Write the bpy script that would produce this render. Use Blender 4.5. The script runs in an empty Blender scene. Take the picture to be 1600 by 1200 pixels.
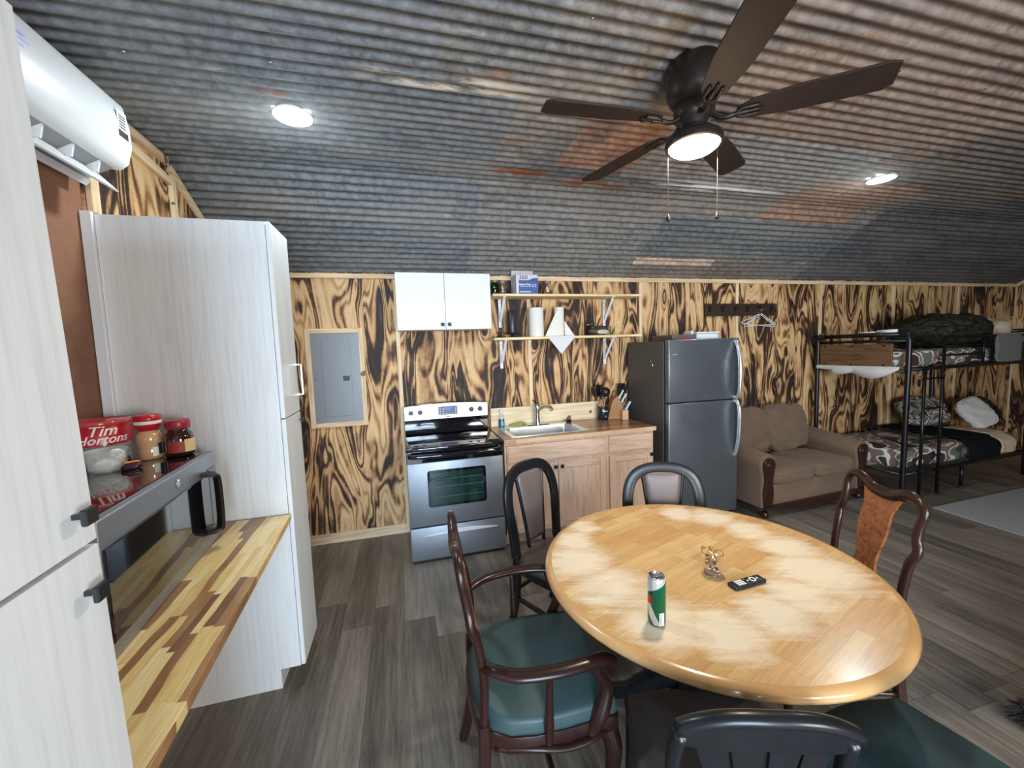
import bpy, bmesh, math, random
from mathutils import Vector, Matrix, noise as mnoise
random.seed(7)
PI=math.pi
sc=bpy.context.scene
COL=sc.collection
# ---------------------------------------------------------------- camera, world, lights, exposure
cam_d=bpy.data.cameras.new('camera'); cam=bpy.data.objects.new('camera',cam_d); COL.objects.link(cam)
sc.camera=cam
_yaw,_pit,_rol,_f=.2634,.0847,-.0338,627.755
_F=Vector((math.sin(_yaw)*math.cos(_pit),math.cos(_yaw)*math.cos(_pit),-math.sin(_pit)))
_r=Vector((math.cos(_yaw),-math.sin(_yaw),0)); _u=_r.cross(_F)
_cr,_sr=math.cos(_rol),math.sin(_rol)
_r2=_cr*_r+_sr*_u; _u2=-_sr*_r+_cr*_u
cam.matrix_world=Matrix(((_r2.x,_u2.x,-_F.x,0),(_r2.y,_u2.y,-_F.y,0),(_r2.z,_u2.z,-_F.z,1.6403),(0,0,0,1)))
cam_d.sensor_fit='HORIZONTAL'; cam_d.sensor_width=36; cam_d.lens=_f*36/1600; cam_d.clip_start=.03; cam_d.clip_end=100

w=bpy.data.worlds.new('sky'); sc.world=w; w.use_nodes=True
bg=w.node_tree.nodes['Background']; bg.inputs[0].default_value=(.62,.78,1,1); bg.inputs[1].default_value=1.2

sc.view_settings.view_transform='Standard'; sc.view_settings.look='None'
sc.view_settings.gamma=1; sc.view_settings.use_curve_mapping=False
sc.view_settings.exposure=0.70

def area(name,loc,rot,sx,sy,power,col):
    d=bpy.data.lights.new(name,'AREA'); d.shape='RECTANGLE'; d.size=sx; d.size_y=sy; d.energy=power; d.color=col
    o=bpy.data.objects.new(name,d); COL.objects.link(o); o.location=loc; o.rotation_euler=rot; return o
# daylight through the window openings in the wall behind the camera (y = -2.5)
area('daylight_entrance',(-.15,-2.46,1.25),(-PI/2,0,PI),1.5,1.9,150,(.62,.80,1))
area('daylight_window',(2.3,-2.46,1.5),(-PI/2,0,PI),1.3,1.0,80,(.97,.95,.92))

# ---------------------------------------------------------------- helpers
ORG={}
def tag(o,label=None,cat=None,group=None,kind=None):
    if label:o['label']=label
    if cat:o['category']=cat
    if group:o['group']=group
    if kind:o['kind']=kind
    return o
def thing(name,label,cat,loc=(0,0,0),rotz=0,group=None,world=False):
    o=bpy.data.objects.new(name,None); COL.objects.link(o); o.empty_display_size=.1
    o.location=loc; o.rotation_euler=(0,0,rotz); ORG[o.name]=Vector(loc) if world else Vector((0,0,0))
    return tag(o,label,cat,group)
def obj(name,bm,mat,parent=None,smooth=None,world_loc=None):
    """link the bmesh as one object; world_loc: origin for a single-mesh thing built in world coordinates"""
    off=Vector((0,0,0))
    if parent is not None: off=ORG[parent.name]
    elif world_loc is not None: off=Vector(world_loc)
    if off.length: bmesh.ops.translate(bm,vec=-off,verts=bm.verts)
    bmesh.ops.recalc_face_normals(bm,faces=bm.faces)
    me=bpy.data.meshes.new(name); bm.to_mesh(me); bm.free()
    me.materials.append(mat)
    if smooth:
        me.polygons.foreach_set('use_smooth',[True]*len(me.polygons))
        if smooth is not True:
            me.set_sharp_from_angle(angle=math.radians(smooth))
    o=bpy.data.objects.new(name,me); COL.objects.link(o)
    if parent is not None: o.parent=parent; ORG[o.name]=off
    else:
        ORG[o.name]=off; o.location=off
    return o
def copy_tree(o,parent=None):
    c=o.copy(); COL.objects.link(c); ORG[c.name]=ORG.get(o.name,Vector((0,0,0)))
    if parent is not None: c.parent=parent
    for ch in list(o.children): copy_tree(ch,c)
    return c
def B(): return bmesh.new()
def merge(bm,tmp,M=None):
    me=bpy.data.meshes.new('t'); tmp.to_mesh(me); tmp.free()
    if M is not None: me.transform(M)
    bm.from_mesh(me); bpy.data.meshes.remove(me)
def box(bm,x0,x1,y0,y1,z0,z1,bev=0,seg=2,M=None):
    t=B(); bmesh.ops.create_cube(t,size=1)
    for v in t.verts: v.co=Vector(((x0+x1)/2+v.co.x*(x1-x0),(y0+y1)/2+v.co.y*(y1-y0),(z0+z1)/2+v.co.z*(z1-z0)))
    if bev: bmesh.ops.bevel(t,geom=t.edges[:],offset=bev,segments=seg,affect='EDGES',profile=.5)
    merge(bm,t,M)
SQ=[(1,.7),(.7,1),(-.7,1),(-1,.7),(-1,-.7),(-.7,-1),(.7,-1),(1,-.7)]
def frames(pts,up=Vector((0,0,1))):
    n=len(pts); T=[]
    for i in range(n):
        a=pts[max(i-1,0)]; b=pts[min(i+1,n-1)]; T.append((b-a).normalized())
    u=up if abs(T[0].dot(up))<.95 else Vector((1,0,0))
    N=(u-T[0]*u.dot(T[0])).normalized(); out=[]
    for t in T:
        N=(N-t*N.dot(t)).normalized(); out.append((t,N,t.cross(N)))
    return out
def tube(bm,pts,rad,seg=10,sx=1,sy=1,cap=True,closed=False,up=Vector((0,0,1)),square=False):
    """sweep; rad number or list; sx along the side, sy along 'up' scale the section"""
    pts=[Vector(p) for p in pts]; n=len(pts)
    if not hasattr(rad,'__len__'): rad=[rad]*n
    fr=frames(pts,up); rings=[]
    if square: seg=8
    for p,(t,N,S),r in zip(pts,fr,rad):
        ring=[]
        for k in range(seg):
            a=2*PI*(k+.5)/seg
            c,s=math.cos(a),math.sin(a)
            if square: c,s=SQ[k]
            ring.append(bm.verts.new(p+S*(c*r*sx)+N*(s*r*sy)))
        rings.append(ring)
    m=n if closed else n-1
    for i in range(m):
        A,Bb=rings[i],rings[(i+1)%n]
        for k in range(seg): bm.faces.new((A[k],A[(k+1)%seg],Bb[(k+1)%seg],Bb[k]))
    if cap and not closed:
        bm.faces.new(rings[0][::-1]); bm.faces.new(rings[-1])
def smooth_pts(pts,n=6,closed=False):
    """Catmull-Rom through pts"""
    P=[Vector(p) for p in pts]; out=[]; N=len(P); m=N if closed else N-1
    for i in range(m):
        if closed: p0,p1,p2,p3=P[(i-1)%N],P[i],P[(i+1)%N],P[(i+2)%N]
        else: p0,p1,p2,p3=P[max(i-1,0)],P[i],P[i+1],P[min(i+2,N-1)]
        for k in range(n):
            t=k/n; out.append(.5*((2*p1)+(-p0+p2)*t+(2*p0-5*p1+4*p2-p3)*t*t+(-p0+3*p1-3*p2+p3)*t**3))
    if not closed: out.append(P[-1])
    return out
def lerp_list(vals,n=6):
    out=[]
    for a,b in zip(vals,vals[1:]):
        for k in range(n): out.append(a+(b-a)*k/n)
    return out+[vals[-1]]
def lathe(bm,prof,c=(0,0,0),seg=28,M=None,flute=None):
    t=B(); rings=[]
    for r,z in prof:
        if r<1e-5: rings.append([t.verts.new((0,0,z))])
        else:
            ring=[]
            for k in range(seg):
                a=2*PI*k/seg; rr=r*(1+(flute(a,z) if flute else 0)); ring.append(t.verts.new((rr*math.cos(a),rr*math.sin(a),z)))
            rings.append(ring)
    for A,Bb in zip(rings,rings[1:]):
        for k in range(seg):
            a0=A[k%len(A)];a1=A[(k+1)%len(A)];b0=Bb[k%len(Bb)];b1=Bb[(k+1)%len(Bb)]
            vs=[]
            for v in (a0,a1,b1,b0):
                if v not in vs: vs.append(v)
            if len(vs)>2: t.faces.new(vs)
    merge(bm,t,(Matrix.Translation(Vector(c))@M) if M is not None else Matrix.Translation(Vector(c)))
def prism(bm,out,d0,d1,axis='y',bev=0,M=None):
    """outline [(a,b)] extruded: axis y -> (a,d,b); x -> (d,a,b); z -> (a,b,d)"""
    t=B(); f={'y':lambda a,b,d:(a,d,b),'x':lambda a,b,d:(d,a,b),'z':lambda a,b,d:(a,b,d)}[axis]
    A=[t.verts.new(f(a,b,d0)) for a,b in out]; Bb=[t.verts.new(f(a,b,d1)) for a,b in out]; n=len(out)
    t.faces.new(A[::-1]); t.faces.new(Bb)
    for k in range(n): t.faces.new((A[k],A[(k+1)%n],Bb[(k+1)%n],Bb[k]))
    if bev:
        bmesh.ops.recalc_face_normals(t,faces=t.faces)
        es=[e for e in t.edges if len(e.link_faces)==2 and e.calc_face_angle(0)>.6]
        bmesh.ops.bevel(t,geom=es,offset=bev,segments=2,affect='EDGES',profile=.5)
    merge(bm,t,M)
def rrect(x0,x1,z0,z1,r,n=5):
    o=[]
    for cx,cz,a0 in ((x1-r,z1-r,0),(x0+r,z1-r,PI/2),(x0+r,z0+r,PI),(x1-r,z0+r,1.5*PI)):
        for k in range(n+1):
            a=a0+PI/2*k/n; o.append((cx+r*math.cos(a),cz+r*math.sin(a)))
    return o
def cushion(bm,x0,x1,y0,y1,z0,z1,puff=.03,e=.25,n=14,M=None,wr=0,seed=0,nz=4):
    """superellipsoid-ish pillow box"""
    t=B(); bmesh.ops.create_cube(t,size=2)
    bmesh.ops.subdivide_edges(t,edges=t.edges[:],cuts=n,use_grid_fill=True)
    cx,cy,cz=(x0+x1)/2,(y0+y1)/2,(z0+z1)/2; hx,hy,hz=(x1-x0)/2,(y1-y0)/2,(z1-z0)/2
    for v in t.verts:
        x,y,z=v.co; p=1/e
        # round the box edges
        L=(abs(x)**p+abs(y)**p+abs(z)**p)**(1/p)
        x,y,z=x/L,y/L,z/L
        q=(1-x*x)*(1-y*y); bul=puff*q*(1 if z>0 else -1)*abs(z)
        P=Vector((cx+x*hx,cy+y*hy,cz+z*hz+bul))
        if wr:
            P+=Vector((0,0,wr))*mnoise.noise(Vector((x*hx*9+seed,y*hy*9,z*hz*6+seed)))+Vector((0,wr,0))*mnoise.noise(Vector((x*hx*7+seed+9,z*5,y*6)))
        v.co=P
    merge(bm,t,M)
def text(name,body,size,mat,parent,M,bend=None,shear=0,extrude=.0006,align='CENTER',sx=1,offset=0):
    c=bpy.data.curves.new('t','FONT'); c.body=body; c.size=size; c.extrude=extrude; c.align_x=align; c.align_y='CENTER'; c.shear=shear; c.resolution_u=3; c.offset=offset
    to=bpy.data.objects.new('t',c); COL.objects.link(to)
    bpy.context.view_layer.update()
    me=bpy.data.meshes.new_from_object(to.evaluated_get(bpy.context.evaluated_depsgraph_get()))
    bpy.data.objects.remove(to); bpy.data.curves.remove(c)
    bm=B(); bm.from_mesh(me); bpy.data.meshes.remove(me)
    for v in bm.verts: v.co.x*=sx
    if bend:   # wrap onto a vertical cylinder of radius bend; text x -> angle, text y -> z
        for v in bm.verts:
            a=v.co.x/bend; r=bend+v.co.z; v.co=Vector((math.sin(a)*r,-math.cos(a)*r,v.co.y))
    else:      # stand up: text in the xz plane facing -y
        for v in bm.verts: v.co=Vector((v.co.x,-v.co.z,v.co.y))
    bm.transform(M)
    return obj(name,bm,mat,parent)
def TR(x,y,z): return Matrix.Translation(Vector((x,y,z)))
def RZ(a): return Matrix.Rotation(a,4,'Z')
def RX(a): return Matrix.Rotation(a,4,'X')
def RY(a): return Matrix.Rotation(a,4,'Y')

# ---------------------------------------------------------------- materials
class Mt:
    def __init__(s,name):
        s.m=bpy.data.materials.new(name); s.m.use_nodes=True; s.nt=s.m.node_tree; s.b=s.nt.nodes['Principled BSDF']; s.out=s.nt.nodes['Material Output']
        s.tc=None
    def n(s,typ,ins=None,**kw):
        nd=s.nt.nodes.new(typ)
        for k,v in kw.items(): setattr(nd,k,v)
        for k,v in (ins or {}).items(): s.set(nd.inputs[k],v)
        return nd
    def set(s,inp,v):
        if isinstance(v,bpy.types.NodeSocket): s.nt.links.new(v,inp)
        elif isinstance(v,bpy.types.Node): s.nt.links.new(v.outputs[0],inp)
        else: inp.default_value=v
    def P(s,**kw):
        names=dict(col='Base Color',rough='Roughness',metal='Metallic',spec='Specular IOR Level',norm='Normal',alpha='Alpha',trans='Transmission Weight',ior='IOR',coat='Coat Weight',sheen='Sheen Weight',emis='Emission Color',estr='Emission Strength',crough='Coat Roughness',aniso='Anisotropic')
        for k,v in kw.items(): s.set(s.b.inputs[names[k]],v)
        return s.m
    def obj(s):
        if not s.tc: s.tc=s.n('ShaderNodeTexCoord')
        return s.tc.outputs['Object']
    def map(s,scale=(1,1,1),loc=(0,0,0),rot=(0,0,0),vec=None):
        return s.n('ShaderNodeMapping',{'Vector':vec or s.obj(),'Scale':scale,'Location':loc,'Rotation':rot}).outputs[0]
    def noise(s,scale,vec=None,detail=3,rough=.5,dist=0):
        return s.n('ShaderNodeTexNoise',{'Vector':vec or s.obj(),'Scale':scale,'Detail':detail,'Roughness':rough,'Distortion':dist}).outputs['Fac']
    def math(s,op,a,b=0,c=0,clamp=False):
        nd=s.n('ShaderNodeMath',operation=op,use_clamp=clamp); s.set(nd.inputs[0],a); s.set(nd.inputs[1],b); s.set(nd.inputs[2],c); return nd.outputs[0]
    def ramp(s,fac,stops,interp='LINEAR'):
        nd=s.n('ShaderNodeValToRGB',{'Fac':fac}); cr=nd.color_ramp; cr.interpolation=interp
        while len(cr.elements)<len(stops): cr.elements.new(.5)
        for e,(p,c) in zip(cr.elements,stops):
            e.position=p; e.color=(*c,1) if len(c)==3 else c
        return nd.outputs[0]
    def mix(s,f,a,b,mode='MIX'):
        nd=s.n('ShaderNodeMix',data_type='RGBA',blend_type=mode); s.set(nd.inputs[0],f)
        for i,v in ((6,a),(7,b)):
            s.set(nd.inputs[i],(*v,1) if isinstance(v,tuple) and len(v)==3 else v)
        return nd.outputs[2]
    def bump(s,h,strength=.3,dist=.01):
        return s.n('ShaderNodeBump',{'Height':h,'Strength':strength,'Distance':dist}).outputs[0]
    def sep(s,v=None):
        return s.n('ShaderNodeSeparateXYZ',{0:v or s.obj()}).outputs
    def comb(s,x,y,z): return s.n('ShaderNodeCombineXYZ',{0:x,1:y,2:z}).outputs[0]
def g3(v): return (v,v,v)
def plain(name,col,rough=.5,metal=0,bumps=0,bscale=200,var=0,**kw):
    t=Mt(name); c=(*col,1)
    if var:
        nf=t.noise(12,detail=4); c=t.mix(nf,tuple(x*(1-var) for x in col),tuple(min(1,x*(1+var)) for x in col))
    kw2=dict(col=c,rough=rough,metal=metal,**kw)
    if bumps: kw2['norm']=t.bump(t.noise(bscale,detail=2),bumps,.002)
    return t.P(**kw2)

def burnt_ply(name,axis='x',off=.028,seed=0,dk=0):
    t=Mt(name); X,Y,Z=t.sep()
    a=X if axis=='x' else Y
    idx=t.math('FLOOR',t.math('DIVIDE',t.math('ADD',a,off),1.22))
    xo=t.math('ADD',a,t.math('MULTIPLY',idx,7.31+seed)); zo=t.math('ADD',Z,t.math('MULTIPLY',idx,3.77))
    v=t.comb(t.math('MULTIPLY',xo,3.6),seed,t.math('MULTIPLY',zo,.75))
    base=t.noise(1,v,detail=2.5,rough=.45,dist=.5)
    # knots push the contour rings
    kv=t.comb(t.math('MULTIPLY',xo,1.5),seed+3,t.math('MULTIPLY',zo,.95))
    vor=t.n('ShaderNodeTexVoronoi',{'Vector':kv,'Scale':2.1,'Randomness':1.0},feature='F1').outputs['Distance']
    kn=t.math('POWER',t.math('SUBTRACT',1,t.math('MULTIPLY',vor,2.6,clamp=True)),2.0)
    fine=t.noise(1,t.comb(t.math('MULTIPLY',xo,26),0,t.math('MULTIPLY',zo,2.6)),detail=3)
    b2=t.math('ADD',t.math('MULTIPLY',base,1),t.math('MULTIPLY',kn,.17))
    w1=t.math('SINE',t.math('ADD',t.math('MULTIPLY',b2,118),t.math('MULTIPLY',fine,2.2)))
    w2=t.math('SINE',t.math('ADD',t.math('MULTIPLY',b2,31),t.math('MULTIPLY',fine,1.2)))
    burn=t.noise(1,t.comb(t.math('MULTIPLY',xo,4.2),seed+9,t.math('MULTIPLY',zo,1.5)),detail=4,rough=.6,dist=.6)
    sm=t.noise(1,t.comb(t.math('MULTIPLY',xo,70),0,t.math('MULTIPLY',zo,60)),detail=3,rough=.7)
    pn=t.math('MULTIPLY',t.math('SUBTRACT',t.math('FRACT',t.math('MULTIPLY',t.math('SINE',t.math('MULTIPLY',idx,12.9)),437.5)),.5),.10)
    val=t.math('ADD',t.math('MULTIPLY',w1,.155),t.math('ADD',t.math('MULTIPLY',w2,.15),t.math('ADD',t.math('MULTIPLY',t.math('SUBTRACT',burn,.5),1.25),t.math('MULTIPLY',t.math('SUBTRACT',sm,.5),.22))))
    val=t.math('ADD',t.math('ADD',val,.495-dk),pn); wv=w1
    val=t.math('SUBTRACT',val,t.math('MULTIPLY',t.math('SUBTRACT',kn,.45,clamp=True),.7))
    c=t.ramp(val,[(.12,(.022,.015,.012)),(.32,(.050,.028,.018)),(.41,(.19,.09,.040)),(.50,(.46,.25,.105)),(.64,(.64,.40,.19)),(.85,(.75,.51,.27)),(1,(.60,.36,.17))])
    return t.P(col=c,rough=.62,spec=.35,norm=t.bump(wv,.12,.004))
def pine(name,col=(.78,.60,.38),dark=(.55,.36,.19),ax=2):
    t=Mt(name); s=[40,40,40]; s[ax]=2.5
    f=t.noise(1,t.map(tuple(s)),detail=4,dist=.3); k=t.noise(7,detail=1)
    c=t.mix(t.math('MULTIPLY',t.math('SUBTRACT',f,.42,clamp=True),3.2,clamp=True),tuple(x*1.08 for x in col),dark)
    c=t.mix(t.math('GREATER_THAN',k,.76),c,(.22,.12,.06))
    return t.P(col=c,rough=.65)
def laminate(name,ax=2):
    t=Mt(name); s=[70,70,70]; s[ax]=3
    f=t.noise(1,t.map(tuple(s)),detail=4,rough=.6); l=t.noise(1,t.map((3,3,.8)),detail=2)
    c=t.ramp(t.math('MULTIPLY_ADD',l,.3,t.math('MULTIPLY',f,.7)),[(.3,(.64,.655,.65)),(.5,(.75,.77,.765)),(.7,(.80,.82,.815))])
    return t.P(col=c,rough=.42,norm=t.bump(f,.06,.002))
def oak(name,ax=2,col=(.70,.50,.37),dark=(.52,.33,.22)):
    t=Mt(name); s=[55,55,55]; s[ax]=4
    f=t.noise(1,t.map(tuple(s)),detail=5,rough=.65,dist=.4)
    c=t.ramp(f,[(.3,dark),(.5,col),(.75,tuple(min(1,x*1.12) for x in col))])
    return t.P(col=c,rough=.6)
def strips(name,pal,wd,ln,rot=0,warp=0,rough=.3,coat=.3,ax='xy',grain=.25,wear=None):
    """end-jointed strips, each with its own tone"""
    t=Mt(name); v=t.obj()
    if ax=='xz': X,Y,Z=t.sep(); v=t.comb(X,Z,0)
    v=t.map((1,1,1),rot=(0,0,rot),vec=v)
    if warp:
        nz=t.n('ShaderNodeTexNoise',{'Vector':t.map((3,8,1),vec=v),'Scale':1.5,'Detail':1}).outputs['Color']
        v=t.n('ShaderNodeVectorMath',{0:v,1:t.n('ShaderNodeVectorMath',{0:nz,1:(0,warp,0)},operation='MULTIPLY').outputs[0]},operation='ADD').outputs[0]
    X,Y,Z=t.sep(v)
    row=t.math('FLOOR',t.math('DIVIDE',Y,wd))
    off=t.math('FRACT',t.math('MULTIPLY',t.math('SINE',t.math('MULTIPLY',row,78.233)),437.58))
    col=t.math('FLOOR',t.math('ADD',t.math('DIVIDE',X,ln),off))
    wn=t.n('ShaderNodeTexWhiteNoise',{0:t.comb(row,col,0.5)},noise_dimensions='3D').outputs['Value']
    c=t.ramp(wn,pal,'CONSTANT' if warp else 'LINEAR')
    gr=t.noise(1,t.comb(t.math('MULTIPLY',X,9),t.math('MULTIPLY',Y,130),t.math('MULTIPLY',wn,30)),detail=4,rough=.6,dist=.3)
    c=t.mix(grain,c,t.ramp(gr,[(.25,g3(.15)),(.75,g3(1))]),'OVERLAY')
    # joint lines
    fy=t.math('FRACT',t.math('DIVIDE',Y,wd)); fx=t.math('FRACT',t.math('ADD',t.math('DIVIDE',X,ln),off))
    jl=t.math('MAXIMUM',t.math('LESS_THAN',fy,.03),t.math('LESS_THAN',fx,.0015/ln))
    c=t.mix(t.math('MULTIPLY',jl,.35),c,(.18,.09,.04))
    r=rough
    if wear: c,r=wear(t,c)
    return t.P(col=c,rough=r,coat=coat,crough=.15)
def steel(name,col=(.42,.43,.45),rough=.33,ax='z',dirty=.1):
    t=Mt(name); s={'z':(220,220,3),'x':(3,220,220),'y':(220,3,220)}[ax]
    f=t.noise(1,t.map(s),detail=2); d=t.noise(3,detail=4)
    c=t.mix(t.math('MULTIPLY',d,dirty*4,clamp=True),tuple(x*1.1 for x in col),tuple(x*.75 for x in col))
    return t.P(col=c,metal=.75,rough=t.math('MULTIPLY_ADD',d,.25,rough-.1),norm=t.bump(f,.05,.001))
def floor_mat():
    t=Mt('vinyl_plank_grey_brown'); X,Y,Z=t.sep()
    wd,ln=.183,1.22
    Xs=t.math('ADD',X,.075)
    row=t.math('FLOOR',t.math('DIVIDE',Xs,wd))
    off=t.math('FRACT',t.math('MULTIPLY',t.math('SINE',t.math('MULTIPLY',row,78.233)),437.58))
    fx=t.math('FRACT',t.math('DIVIDE',Xs,wd)); yy=t.math('ADD',t.math('DIVIDE',Y,ln),off); fy=t.math('FRACT',yy); cl=t.math('FLOOR',yy)
    wn=t.n('ShaderNodeTexWhiteNoise',{0:t.comb(row,cl,.5)},noise_dimensions='3D').outputs['Value']
    gr=t.noise(1,t.comb(t.math('MULTIPLY',X,55),t.math('MULTIPLY',Y,3.2),t.math('MULTIPLY',wn,40)),detail=5,rough=.65,dist=.4)
    st=t.noise(1,t.comb(t.math('MULTIPLY',X,9),t.math('MULTIPLY',Y,.9),t.math('MULTIPLY',wn,55)),detail=3,dist=.5)
    fn=t.noise(1,t.comb(t.math('MULTIPLY',X,260),t.math('MULTIPLY',Y,26),0),detail=2)
    v=t.math('ADD',t.math('MULTIPLY',gr,.42),t.math('ADD',t.math('MULTIPLY',st,.38),t.math('ADD',t.math('MULTIPLY',wn,.15),t.math('MULTIPLY',fn,.12))))
    c=t.ramp(v,[(.33,(.052,.044,.036)),(.5,(.135,.116,.094)),(.63,(.225,.195,.158)),(.82,(.36,.31,.25))])
    jl=t.math('MAXIMUM',t.math('LESS_THAN',fx,.012),t.math('LESS_THAN',fy,.002))
    c=t.mix(t.math('MULTIPLY',jl,.55),c,(.03,.025,.02))
    return t.P(col=c,rough=t.math('MULTIPLY_ADD',gr,.2,.30),spec=.45,norm=t.bump(gr,.06,.002))
def tin_mat():
    t=Mt('weathered_corrugated_tin'); at=t.n('ShaderNodeVertexColor',layer_name='tone').outputs['Color']
    X,Y,Z=t.sep()
    mot=t.noise(22,detail=5,rough=.7); big=t.noise(1,t.comb(t.math('MULTIPLY',X,.8),t.math('MULTIPLY',Y,3),0),detail=3)
    stv=t.comb(t.math('MULTIPLY',X,1.6),t.math('MULTIPLY',Y,14),0)
    st=t.noise(1,stv,detail=5,rough=.7,dist=.4)
    c=t.mix(.8,at,t.ramp(mot,[(.28,g3(.12)),(.75,g3(.68))]),'OVERLAY')
    c=t.mix(t.math('MULTIPLY',t.math('SUBTRACT',big,.45,clamp=True),1.2,clamp=True),c,(.40,.33,.27))
    c=t.mix(t.math('MULTIPLY',t.math('SUBTRACT',st,.63,clamp=True),4,clamp=True),c,(.58,.54,.48))
    rv=t.noise(1,t.comb(t.math('MULTIPLY',X,1.3),t.math('MULTIPLY',Y,6),4.2),detail=6,rough=.75)
    c=t.mix(t.math('MULTIPLY',t.math('SUBTRACT',rv,.62,clamp=True),9,clamp=True),c,(.26,.11,.05))
    # two pale scratched bands and rust stains near the fan
    def blob(x,y,sx,sy,amt,src):
        dx=t.math('DIVIDE',t.math('SUBTRACT',X,x),sx); dy=t.math('DIVIDE',t.math('SUBTRACT',Y,y),sy)
        d=t.math('ADD',t.math('MULTIPLY',dx,dx),t.math('MULTIPLY',dy,dy))
        return t.math('MULTIPLY',t.math('SUBTRACT',1,d,clamp=True),t.math('MULTIPLY',t.math('SUBTRACT',src,amt,clamp=True),12,clamp=True),clamp=True)
    fr=t.noise(1,t.comb(t.math('MULTIPLY',X,9),t.math('MULTIPLY',Y,22),1),detail=6,rough=.8)
    c=t.mix(t.math('MULTIPLY',blob(.8,2.63,.28,.06,.42,fr),1.6,clamp=True),c,(.23,.085,.035))
    c=t.mix(t.math('MULTIPLY',blob(1.35,2.72,.34,.07,.45,fr),1.6,clamp=True),c,(.25,.09,.035))
    c=t.mix(blob(2.3,2.62,.85,.09,.46,st),c,(.80,.76,.72))
    c=t.mix(blob(.25,1.85,.5,.07,.46,st),c,(.68,.55,.42))
    c=t.mix(blob(-.75,1.55,.4,.06,.46,st),c,(.7,.7,.7))
    return t.P(col=c,metal=.12,rough=t.math('MULTIPLY_ADD',mot,.3,.46),spec=.4,norm=t.bump(mot,.15,.004))
def camo(name,scale=5,sets=None,seed=0):
    t=Mt(name); sets=sets or [(.0,(.045,.035,.035)),(.38,(.62,.60,.56)),(.42,(.20,.13,.11)),(.50,(.20,.13,.11)),(.5001,(.60,.58,.53)),(.535,(.13,.155,.10)),(.62,(.06,.05,.055))]
    f=t.noise(scale,t.map((1,1,1.3),loc=(seed,seed,0)),detail=1,rough=.4,dist=.55)
    return t.P(col=t.ramp(f,sets,'CONSTANT'),rough=.9,spec=.2,norm=t.bump(t.noise(18,detail=2),.25,.01))
def glass(name,col=(1,1,1),rough=0):
    return Mt(name).P(col=(*col,1),trans=1,rough=rough,ior=1.45)

M={}
M['ply']=burnt_ply('burnt_plywood')
M['ply_left']=burnt_ply('burnt_plywood_gable','y',.1,5,.10)
t=Mt('red_brown_stained_board'); f=t.noise(2.2,detail=5,rough=.65)
M['redply']=t.P(col=t.ramp(f,[(.3,(.085,.036,.018)),(.5,(.20,.085,.042)),(.7,(.29,.13,.065))]),rough=.6)
M['pine']=pine('raw_pine_vertical'); M['pinex']=pine('raw_pine_horizontal',ax=0); M['piney']=pine('raw_pine_along_depth',ax=1)
M['shelf']=pine('shelf_pine',(.84,.66,.38),(.62,.42,.2),0)
M['splash']=pine('backsplash_pine',(.80,.68,.46),(.66,.50,.30),0)
M['lam']=laminate('whitewashed_laminate'); M['lamedge']=plain('white_edge_band',(.74,.75,.76),.4)
M['oak']=oak('raw_oak_vertical'); M['oakx']=oak('raw_oak_horizontal',0)
M['floor']=floor_mat(); M['tin']=tin_mat()
acp=[(0,(.74,.50,.19)),(.20,(.28,.13,.05)),(.34,(.80,.58,.26)),(.55,(.36,.18,.07)),(.66,(.70,.45,.17)),(.82,(.20,.09,.04)),(.90,(.84,.64,.32))]
M['acacia']=strips('acacia_butcher_block',acp,.026,.26,PI/2,.035,.28,.35,grain=.35)
wal=[(0,(.36,.17,.085)),(.3,(.22,.095,.045)),(.55,(.50,.27,.14)),(.8,(.15,.07,.035)),(1,(.45,.25,.13))]
M['walnut']=strips('brown_butcher_block',wal,.042,.5,0,0,.3,.3)
M['walnut_edge']=strips('butcher_block_edge',[(0,(.62,.38,.22)),(.4,(.74,.52,.32)),(.75,(.48,.26,.14)),(1,(.80,.62,.40))],.03,.3,0,0,.4,.1,ax='xz')
def tablewear(t,c):
    X,Y,Z=t.sep()
    def blob(x,y,s):
        dx=t.math('SUBTRACT',X,x); dy=t.math('SUBTRACT',Y,y); d=t.math('ADD',t.math('MULTIPLY',dx,dx),t.math('MULTIPLY',dy,dy))
        return t.math('SUBTRACT',1,t.math('DIVIDE',d,s*s),clamp=True)
    bl=None
    for b in WEAR:
        q=blob(*b); bl=q if bl is None else t.math('MAXIMUM',bl,q)
    nz=t.noise(11,detail=7,rough=.8); nf=t.noise(1,t.map((12,60,1),rot=(0,0,-.35)),detail=3)
    st_=t.noise(1,t.comb(t.math('MULTIPLY',t.math('ADD',t.math('MULTIPLY',X,.949),t.math('MULTIPLY',Y,-.315)),4),t.math('MULTIPLY',t.math('ADD',t.math('MULTIPLY',X,.315),t.math('MULTIPLY',Y,.949)),26),0),detail=5,rough=.7)
    msk=t.math('MULTIPLY',t.math('SUBTRACT',t.math('ADD',t.math('MULTIPLY',bl,.72),t.math('MULTIPLY_ADD',nz,.55,t.math('MULTIPLY',st_,1.0))),.98,clamp=True),2.3,clamp=True)
    c2=t.mix(t.math('MULTIPLY',msk,.80),c,(.82,.74,.58))
    sc_=t.noise(60,detail=3,rough=.8); c2=t.mix(t.math('MULTIPLY',t.math('GREATER_THAN',sc_,.72),.35),c2,(.25,.15,.08))
    return c2,t.math('MULTIPLY_ADD',msk,.35,.27)
WEAR=[(-.46,.16,.20),(-.42,-.05,.2),(-.36,-.26,.18),(-.22,-.36,.17),(0,-.33,.16),(.16,-.28,.15),(.36,-.20,.22),(.42,-.02,.16),(.40,.16,.14),(.34,.33,.14),(.22,.43,.12),(-.40,.33,.12),(-.3,.44,.1)]
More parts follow.
